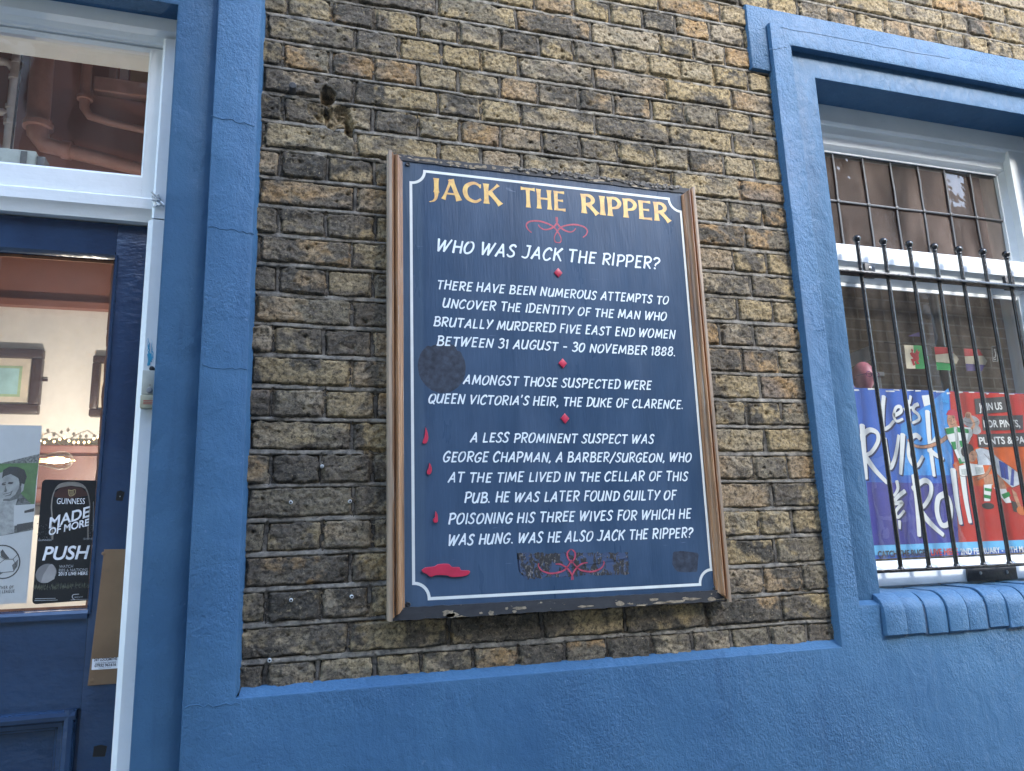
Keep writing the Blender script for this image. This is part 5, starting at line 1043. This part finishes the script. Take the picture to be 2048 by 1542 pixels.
pc = picture(xr - .34, xr, zb2, zt, 'dark framed picture with a pale blue print on the passage wall')
obj('print_border', MB().box(xr - .28, xr - .058, IY - .0135, IY - .0122, zb2 + .055, zt - .055), artb, pc); obj('print', MB().box(xr - .275, xr - .066, IY - .0145, IY - .0137, zb2 + .063, zt - .063), art, pc)
obj('hook', MB().box(xr + .0005, xr + .014, IY - .012, IY - .004, (zb2 + zt) / 2 + .004, (zb2 + zt) / 2 + .012), dkf, pc)
xl, zt = at(186, 710, IY - .03); zb2 = at(182, 832, IY - .03)[1]
picture(xl, xl + .30, zb2, zt, 'dark framed cream picture half hidden by the door stile', .024)
# bulb
q = at3(84, 921, .44)
eb = thing('pendant_bulb', 'clear filament bulb lying sideways beside the football poster', 'light bulb', q)
bgl = NT('bulb_glass'); g1 = bgl.n('ShaderNodeBsdfTransparent'); g1.inputs[0].default_value = (.95, .9, .82, 1); g2 = bgl.n('ShaderNodeBsdfGlossy'); g2.inputs['Roughness'].default_value = .03; lw = bgl.n('ShaderNodeLayerWeight'); lw.inputs[0].default_value = .35
mx = bgl.n('ShaderNodeMixShader'); bgl.l(lw.outputs['Facing'], mx.inputs[0]); bgl.l(g1.outputs[0], mx.inputs[1]); bgl.l(g2.outputs[0], mx.inputs[2]); bgl.l(mx.outputs[0], bgl.out.inputs[0])
obj('bulb_glass', MB().lathe([(.012, -.03), (.014, 0), (.020, .02), (.0245, .04), (.023, .058), (.013, .070), (.003, .074), (.002, .080)], q, 'x', 20), bgl.m, eb, 60)
fm = MB()
for k in range(6): a = k * math.pi / 3; fm.tube([q + Vector((-.005, .005 * math.cos(a), .005 * math.sin(a))), q + Vector((.050, .008 * math.cos(a + .5), .008 * math.sin(a + .5)))], .0007, 5)
obj('filament', fm, flat('filament_glow', (1, .5, .15, 1), .5, emit=(1, .42, .12, 1), estr=0.35), eb)
obj('cap', MB().lathe([(.006, -.075), (.013, -.07), (.013, -.03), (.010, -.028)], q, 'x', 16), flat('brass_cap', (0.35, 0.24, 0.10, 1), .35, metallic=.8), eb, 40)
obj('cord', MB().tube([q + Vector((-.075, 0, 0)), q + Vector((-.12, .01, .02)), q + Vector((-.16, .03, .3)), q + Vector((-.16, .05, 1.45))], .003, 8), M['iron'], eb)
pl_ = bpy.data.lights.new('pendant_glow', 'POINT'); pl_.energy = 1.75; pl_.color = (1, .93, .86); pl_.shadow_soft_size = .004
po = bpy.data.objects.new('pendant_glow', pl_); COL.objects.link(po); po.parent = eb; po.location = (.03, .0, .0)
# box on the transom ledge
x1b, zb3 = at(93, 334, .17); zt3 = at(40, 306, .17)[1]
tb = thing('junction_box', 'small pale grey electrical box on the ledge inside the transom light', 'junction box', (x1b - .1, .17, 2.4335))
obj('case', MB().bbox(x1b - .30, x1b - .020, .15, .20, 2.434, zt3, .003), flat('pale_grey_green_plastic', (0.42, 0.46, 0.42, 1), .5), tb, 30); obj('end_cap', MB().bbox(x1b - .020, x1b, .155, .195, 2.434, zt3 - .010, .003), flat('mid_grey_plastic', (0.12, 0.13, 0.13, 1), .5), tb, 30)
obj('terminal', MB().bbox(x1b - .052, x1b - .038, .1475, .15, 2.438, zt3 - .004, .001), MATS['mid_grey_plastic'], tb)
# pipes added indoors in place of those reflected from the house opposite
def zq(u, v, y=.84): return at3(u / 3.213, v / 3.213, y)
pk = flat('pink_red_pipe_paint', (0.37, 0.205, 0.18, 1), .4)
w1 = thing('reflected_pipe', 'thin white jointed pipe, stand-in for a reflected one, leftmost in the transom light', 'pipe', zq(45, 980), 'stand-ins for pipes reflected in the transom light')
obj('pipe', MB().tube([zq(122, 250), zq(45, 1000)], .0155, 12), whpipe, w1, 40)
for u, v in ((108, 400), (94, 500), (72, 690), (62, 790)): obj('collar', MB().tube([zq(u + 2, v - 12), zq(u - 1, v + 12)], .0185, 12), whpipe, w1, 40)
for v in (400, 725): obj('branch', MB().tube([zq(-90, v - 8), zq(20, v - 4), zq(60, v + 8), zq(84 - (v - 400) * .12, v + 45)], .0125, 10), whpipe, w1, 40)
w2 = thing('soil_pipe', 'thick red soil pipe bending right, stand-in for one reflected in the transom light', 'pipe', zq(240, 780), 'stand-ins for pipes reflected in the transom light')
obj('pipe', MB().tube([zq(285, 240), zq(243, 775), zq(243, 860), zq(285, 930), zq(400, 960), zq(600, 1010), zq(960, 1105)], [.036, .036, .034, .028, .025, .024, .022], 14), pk, w2, 40)
obj('flange', MB().lathe([(.036, .0), (.046, .002), (.046, .02), (.040, .024), (.040, .034), (.036, .036)], zq(243, 830), 'z', 18), pk, w2, 40)
obj('collar', MB().tube([zq(400, 960), zq(460, 972)], .031, 14), pk, w2, 40)
w3 = thing('soil_pipe', 'thinner red pipe below the small white window, stand-in for a reflected one', 'pipe', zq(545, 620), 'stand-ins for pipes reflected in the transom light')
obj('pipe', MB().tube([zq(570, 300), zq(545, 620), zq(542, 690), zq(575, 745), zq(700, 785), zq(980, 850)], [.017, .017, .016, .014, .013, .012], 12), pk, w3, 40)
obj('flange', MB().lathe([(.017, 0), (.025, .001), (.025, .012), (.017, .014)], zq(545, 645), 'z', 16), pk, w3, 40)
sw = thing('reflected_window', 'small white window with red sill, stand-in for one reflected in the transom light', 'window', zq(780, 550, .88))  # added indoors in place of a window reflected from across the street
a_, c_ = zq(765, 555, .89), zq(832, 385, .89); obj('pane', MB().box(a_.x, c_.x, .885, .8955, a_.z, c_.z), whw, sw)
a_, c_ = zq(835, 560, .89), zq(1010, 385, .89); obj('shutter', MB().box(a_.x, c_.x, .880, .8955, a_.z, c_.z), tanw, sw)
a_, c_ = zq(700, 550, .89), zq(760, 385, .89); obj('frame', MB().box(a_.x, c_.x, .875, .8955, a_.z, c_.z), pk, sw)
a_, c_ = zq(605, 600, .88), zq(1010, 562, .88); obj('sill', MB().bbox(a_.x, c_.x, .855, .8955, a_.z, c_.z, .004), pk, sw)
# window room
rb2 = far_brick('interior_brick', (0.30, 0.22, 0.16, 1), (0.42, 0.32, 0.24, 1), (0.50, 0.44, 0.37, 1))  # brick pattern and brightness stand in for the reflected facade opposite
tag(obj('back_wall', MB().box(.0, 6, 2.30, 2.398, -.02, 3.35), rb2), 'back wall of the window room, bricked to stand for the reflected facade opposite', 'wall')
def flag(label, px, bands, y=.30, kind='h'):
    pts = [at(1580 + p[0] / 3.8547, 420 + p[1] / 3.8547, y) for p in px]
    t = thing('bunting_flag', label, 'flag', (pts[0][0], y, pts[0][1]), 'flags on the bunting behind the window bars')
    for nm, poly, mt, k in bands:
        mb = MB() ; q = [at(1580 + p[0] / 3.8547, 420 + p[1] / 3.8547, y) for p in poly]
        mb.poly(q[::-1], y - .0002 * k, y + .0004) if k == 0 else (setattr(mb, 'flatprint', True), mb.face(q[::-1], y - .0003 * k))
        obj(nm, mb, mt, t)
    return t
fc, fg, fr_, fpv = flat('flag_cream', (0.62, 0.55, 0.42, 1), .7), flat('flag_green', (0.02, 0.28, 0.075, 1), .7), flat('flag_red', (0.45, 0.03, 0.035, 1), .7), flat('flag_violet', (0.10, 0.075, 0.22, 1), .7)
dragon = [(932, 1070), (950, 1078), (945, 1098), (962, 1105), (980, 1070), (985, 1092), (1000, 1090), (990, 1118), (995, 1150), (985, 1168), (1000, 1185), (978, 1190), (968, 1165), (955, 1170), (968, 1195), (948, 1200), (940, 1172), (930, 1150), (950, 1145), (935, 1128), (922, 1105), (938, 1095)]
flag('cream and green bunting flag with a red dragon', [(880, 1040)], [('green_half', [(950, 1043), (1010, 1046), (1072, 1140), (1034, 1226), (968, 1224)], fg, 0), ('cream_half', [(880, 1040), (950, 1043), (968, 1224), (898, 1221)], fc, 0), ('dragon', dragon, fr_, 2)])
flag('red, cream and green striped bunting flag between two bars', [(1113, 1055)], [('red_band', [(1113, 1055), (1230, 1060), (1262, 1102), (1120, 1115)], fr_, 0), ('cream_band', [(1120, 1115), (1262, 1102), (1303, 1150), (1280, 1190), (1127, 1172)], fc, 0), ('green_band', [(1127, 1172), (1280, 1182), (1242, 1236), (1132, 1233)], fg, 0)])
flag('red, cream and violet striped bunting flag, last of the row', [(1340, 1068)], [('red_band', [(1340, 1068), (1455, 1075), (1490, 1122), (1346, 1128)], fr_, 0), ('cream_band', [(1346, 1128), (1490, 1124), (1520, 1165), (1505, 1196), (1354, 1184)], fc, 0), ('violet_band', [(1354, 1184), (1505, 1192), (1480, 1242), (1362, 1240)], fpv, 0)])
tt = MB().poly([at(1580 + p[0] / 3.8547, 420 + p[1] / 3.8547, .5) for p in [(910, 972), (1003, 976), (996, 940)]], .5, .501); tag(obj('bunting_pennant', tt, flat('pennant_lilac', (0.32, 0.26, 0.62, 1), .6)), 'lilac triangular pennant above the dragon flag', 'pennant')
bs_ = MB().tube([at3(1580 + 880 / 3.8547 - 40, 420 + 1020 / 3.8547, .305), at3(1808, 689, .305), at3(1869, 692, .305), at3(1928, 696, .305), at3(1990, 700, .305)], .0012, 5); tag(obj('bunting_string', bs_, M['iron']), 'thin string carrying the striped bunting flags', 'string')
# pink dummy head with spectacles
hq = at3(1580 + 565 / 3.8547, 420 + 1292 / 3.8547, .38); hd_ = thing('mannequin_head', 'pink bald dummy head with spectacles above the blue poster corner', 'mannequin head', hq - Vector((0, 0, .11)))
bm = bmesh.new(); bmesh.ops.create_uvsphere(bm, u_segments=28, v_segments=20, radius=1)
for v in bm.verts:
    x_, y_, z_ = v.co; k = 1 - .22 * max(0, -z_) ** 1.2; nose = .16 * math.exp(-((x_ / .12) ** 2 + ((z_ + .12) / .22) ** 2)) if y_ < 0 else 0
    brow = .05 * math.exp(-(((z_ - .18) / .10) ** 2)) if y_ < 0 else 0
    sock = .07 * (math.exp(-(((x_ - .3) / .16) ** 2 + ((z_ - .05) / .09) ** 2)) + math.exp(-(((x_ + .3) / .16) ** 2 + ((z_ - .05) / .09) ** 2))) if y_ < 0 else 0
    mouth = .03 * math.exp(-((x_ / .25) ** 2 + ((z_ + .52) / .06) ** 2)) if y_ < 0 else 0
    v.co = hq + Vector((x_ * .036 * k, (y_ * (1 + nose + brow - sock + mouth)) * .044 * k, z_ * .058))
hm = MB().frombm(bm); hm.tube([hq + Vector((0, .006, -.045)), hq + Vector((0, .006, -.085)), hq + Vector((0, .006, -.11))], [.020, .019, .030], 16)
for s_ in (1, -1): hm.lathe([(.002, -.003), (.008, -.002), (.009, .003)], hq + Vector((s_ * .0355, .004, -.002)), 'x', 10)
obj('head', hm, flat('pink_dummy_skin', (0.62, 0.22, 0.30, 1), .4), hd_, 60)
sp_ = MB()
for s_ in (1, -1): sp_.tube([hq + Vector((s_ * .0155 + .0125 * math.cos(a), -.047, .002 + .0095 * math.sin(a))) for a in [2 * math.pi * k / 16 for k in range(17)]], .0013, 6).tube([hq + Vector((s_ * .028, -.046, .004)), hq + Vector((s_ * .036, -.01, .004))], .0011, 6)
sp_.tube([hq + Vector((-.003, -.048, .003)), hq + Vector((.003, -.048, .003))], .0012, 6); obj('spectacles', sp_, flat('purple_spectacles', (0.12, 0.02, 0.12, 1), .3), hd_)
lil = MB().poly([at(1580 + p[0] / 3.8547, 420 + p[1] / 3.8547, .45) for p in [(478, 1372), (632, 1368), (634, 1302), (476, 1300)]], .45, .452); tag(obj('lilac_card', lil, MATS['pennant_lilac']), 'lilac card standing behind the pink dummy head', 'card')
bmx = MB(); a, c = at3(1580 + 440 / 3.8547, 420 + 1170 / 3.8547, .8), at3(1580 + 625 / 3.8547, 420 + 1098 / 3.8547, .8); bmx.add([a + Vector((0, 0, -.03)), c + Vector((0, 0, -.03)), c + Vector((0, 0, .03)), a + Vector((0, 0, .03)), a + Vector((0, .06, -.03)), c + Vector((0, .06, -.03)), c + Vector((0, .06, .03)), a + Vector((0, .06, .03))], [(0, 1, 2, 3), (7, 6, 5, 4), (0, 4, 5, 1), (1, 5, 6, 2), (2, 6, 7, 3), (3, 7, 4, 0)])
tag(obj('sloping_beam', bmx, pw), 'white sloping beam inside, above the pink dummy head', 'beam')
shf = MB(); a = at3(1695, 740, .6); c = at3(1745, 748, .6); shf.bbox(a.x - .3, c.x + .04, .58, .62, c.z - .012, c.z + .006, .002).bbox(c.x + .012, c.x + .030, .59, .61, .0, c.z - .0125, .002)
tag(obj('metal_stand', shf, flat('pale_grey_metal', (0.42, 0.44, 0.47, 1), .35)), 'pale metal rail stand beside the pink dummy head', 'stand')
cq = at3(1580 + 1100 / 3.8547, 420 + 650 / 3.8547, 2.24); c2_ = at3(1580 + 1140 / 3.8547, 420 + 1030 / 3.8547, 2.24)
tag(obj('reflected_drainpipe', MB().tube([(cq.x, 2.24, cq.z), (cq.x, 2.24, 0)], .030, 14).lathe([(.036, 0), (.036, .04)], (cq.x, 2.24, cq.z), 'z', 14), flat('blue_grey_pipe', (0.20, 0.24, 0.28, 1), .4)), 'blue grey upright pipe standing in for a reflected drainpipe behind the flags', 'pipe')  # pipe added indoors in place of the drainpipe reflected from opposite
rq = [at(1580 + p[0] / 3.8547, 420 + p[1] / 3.8547, .24) for p in [(1562, 1168), (1602, 1166), (1594, 1048), (1554, 1052)]]
rc = obj('recycle_label', MB().poly(rq, .24, .2415), blk); tag(rc, 'narrow black label with recycle in white, right of the last flag', 'label')
rt = flatMB(); 
v_, f_ = font_geo('Recycle'); x0_, x1_ = v_[:, 0].min(), v_[:, 0].max(); A_, B_ = at(1580 + 1590 / 3.8547, 420 + 1130 / 3.8547, .24), at(1580 + 1584 / 3.8547, 420 + 1072 / 3.8547, .24)
rt.add([(A_[0] - p[1] * .0085, .2395, A_[1] + (B_[1] - A_[1]) * (p[0] - x0_) / (x1_ - x0_)) for p in v_], f_)
ribbon(rt, [at(1580 + (1578 + 9 * math.cos(k * .5)) / 3.8547, 420 + (1145 + 9 * math.sin(k * .5)) / 3.8547, .24) for k in range(12)], .0009, .2395, False)
for e in range(4): ribbon(rt, [rq[e], rq[(e + 1) % 4]], .0008, .2394 - e * .00002, False)
obj('lettering', rt, pw, rc)
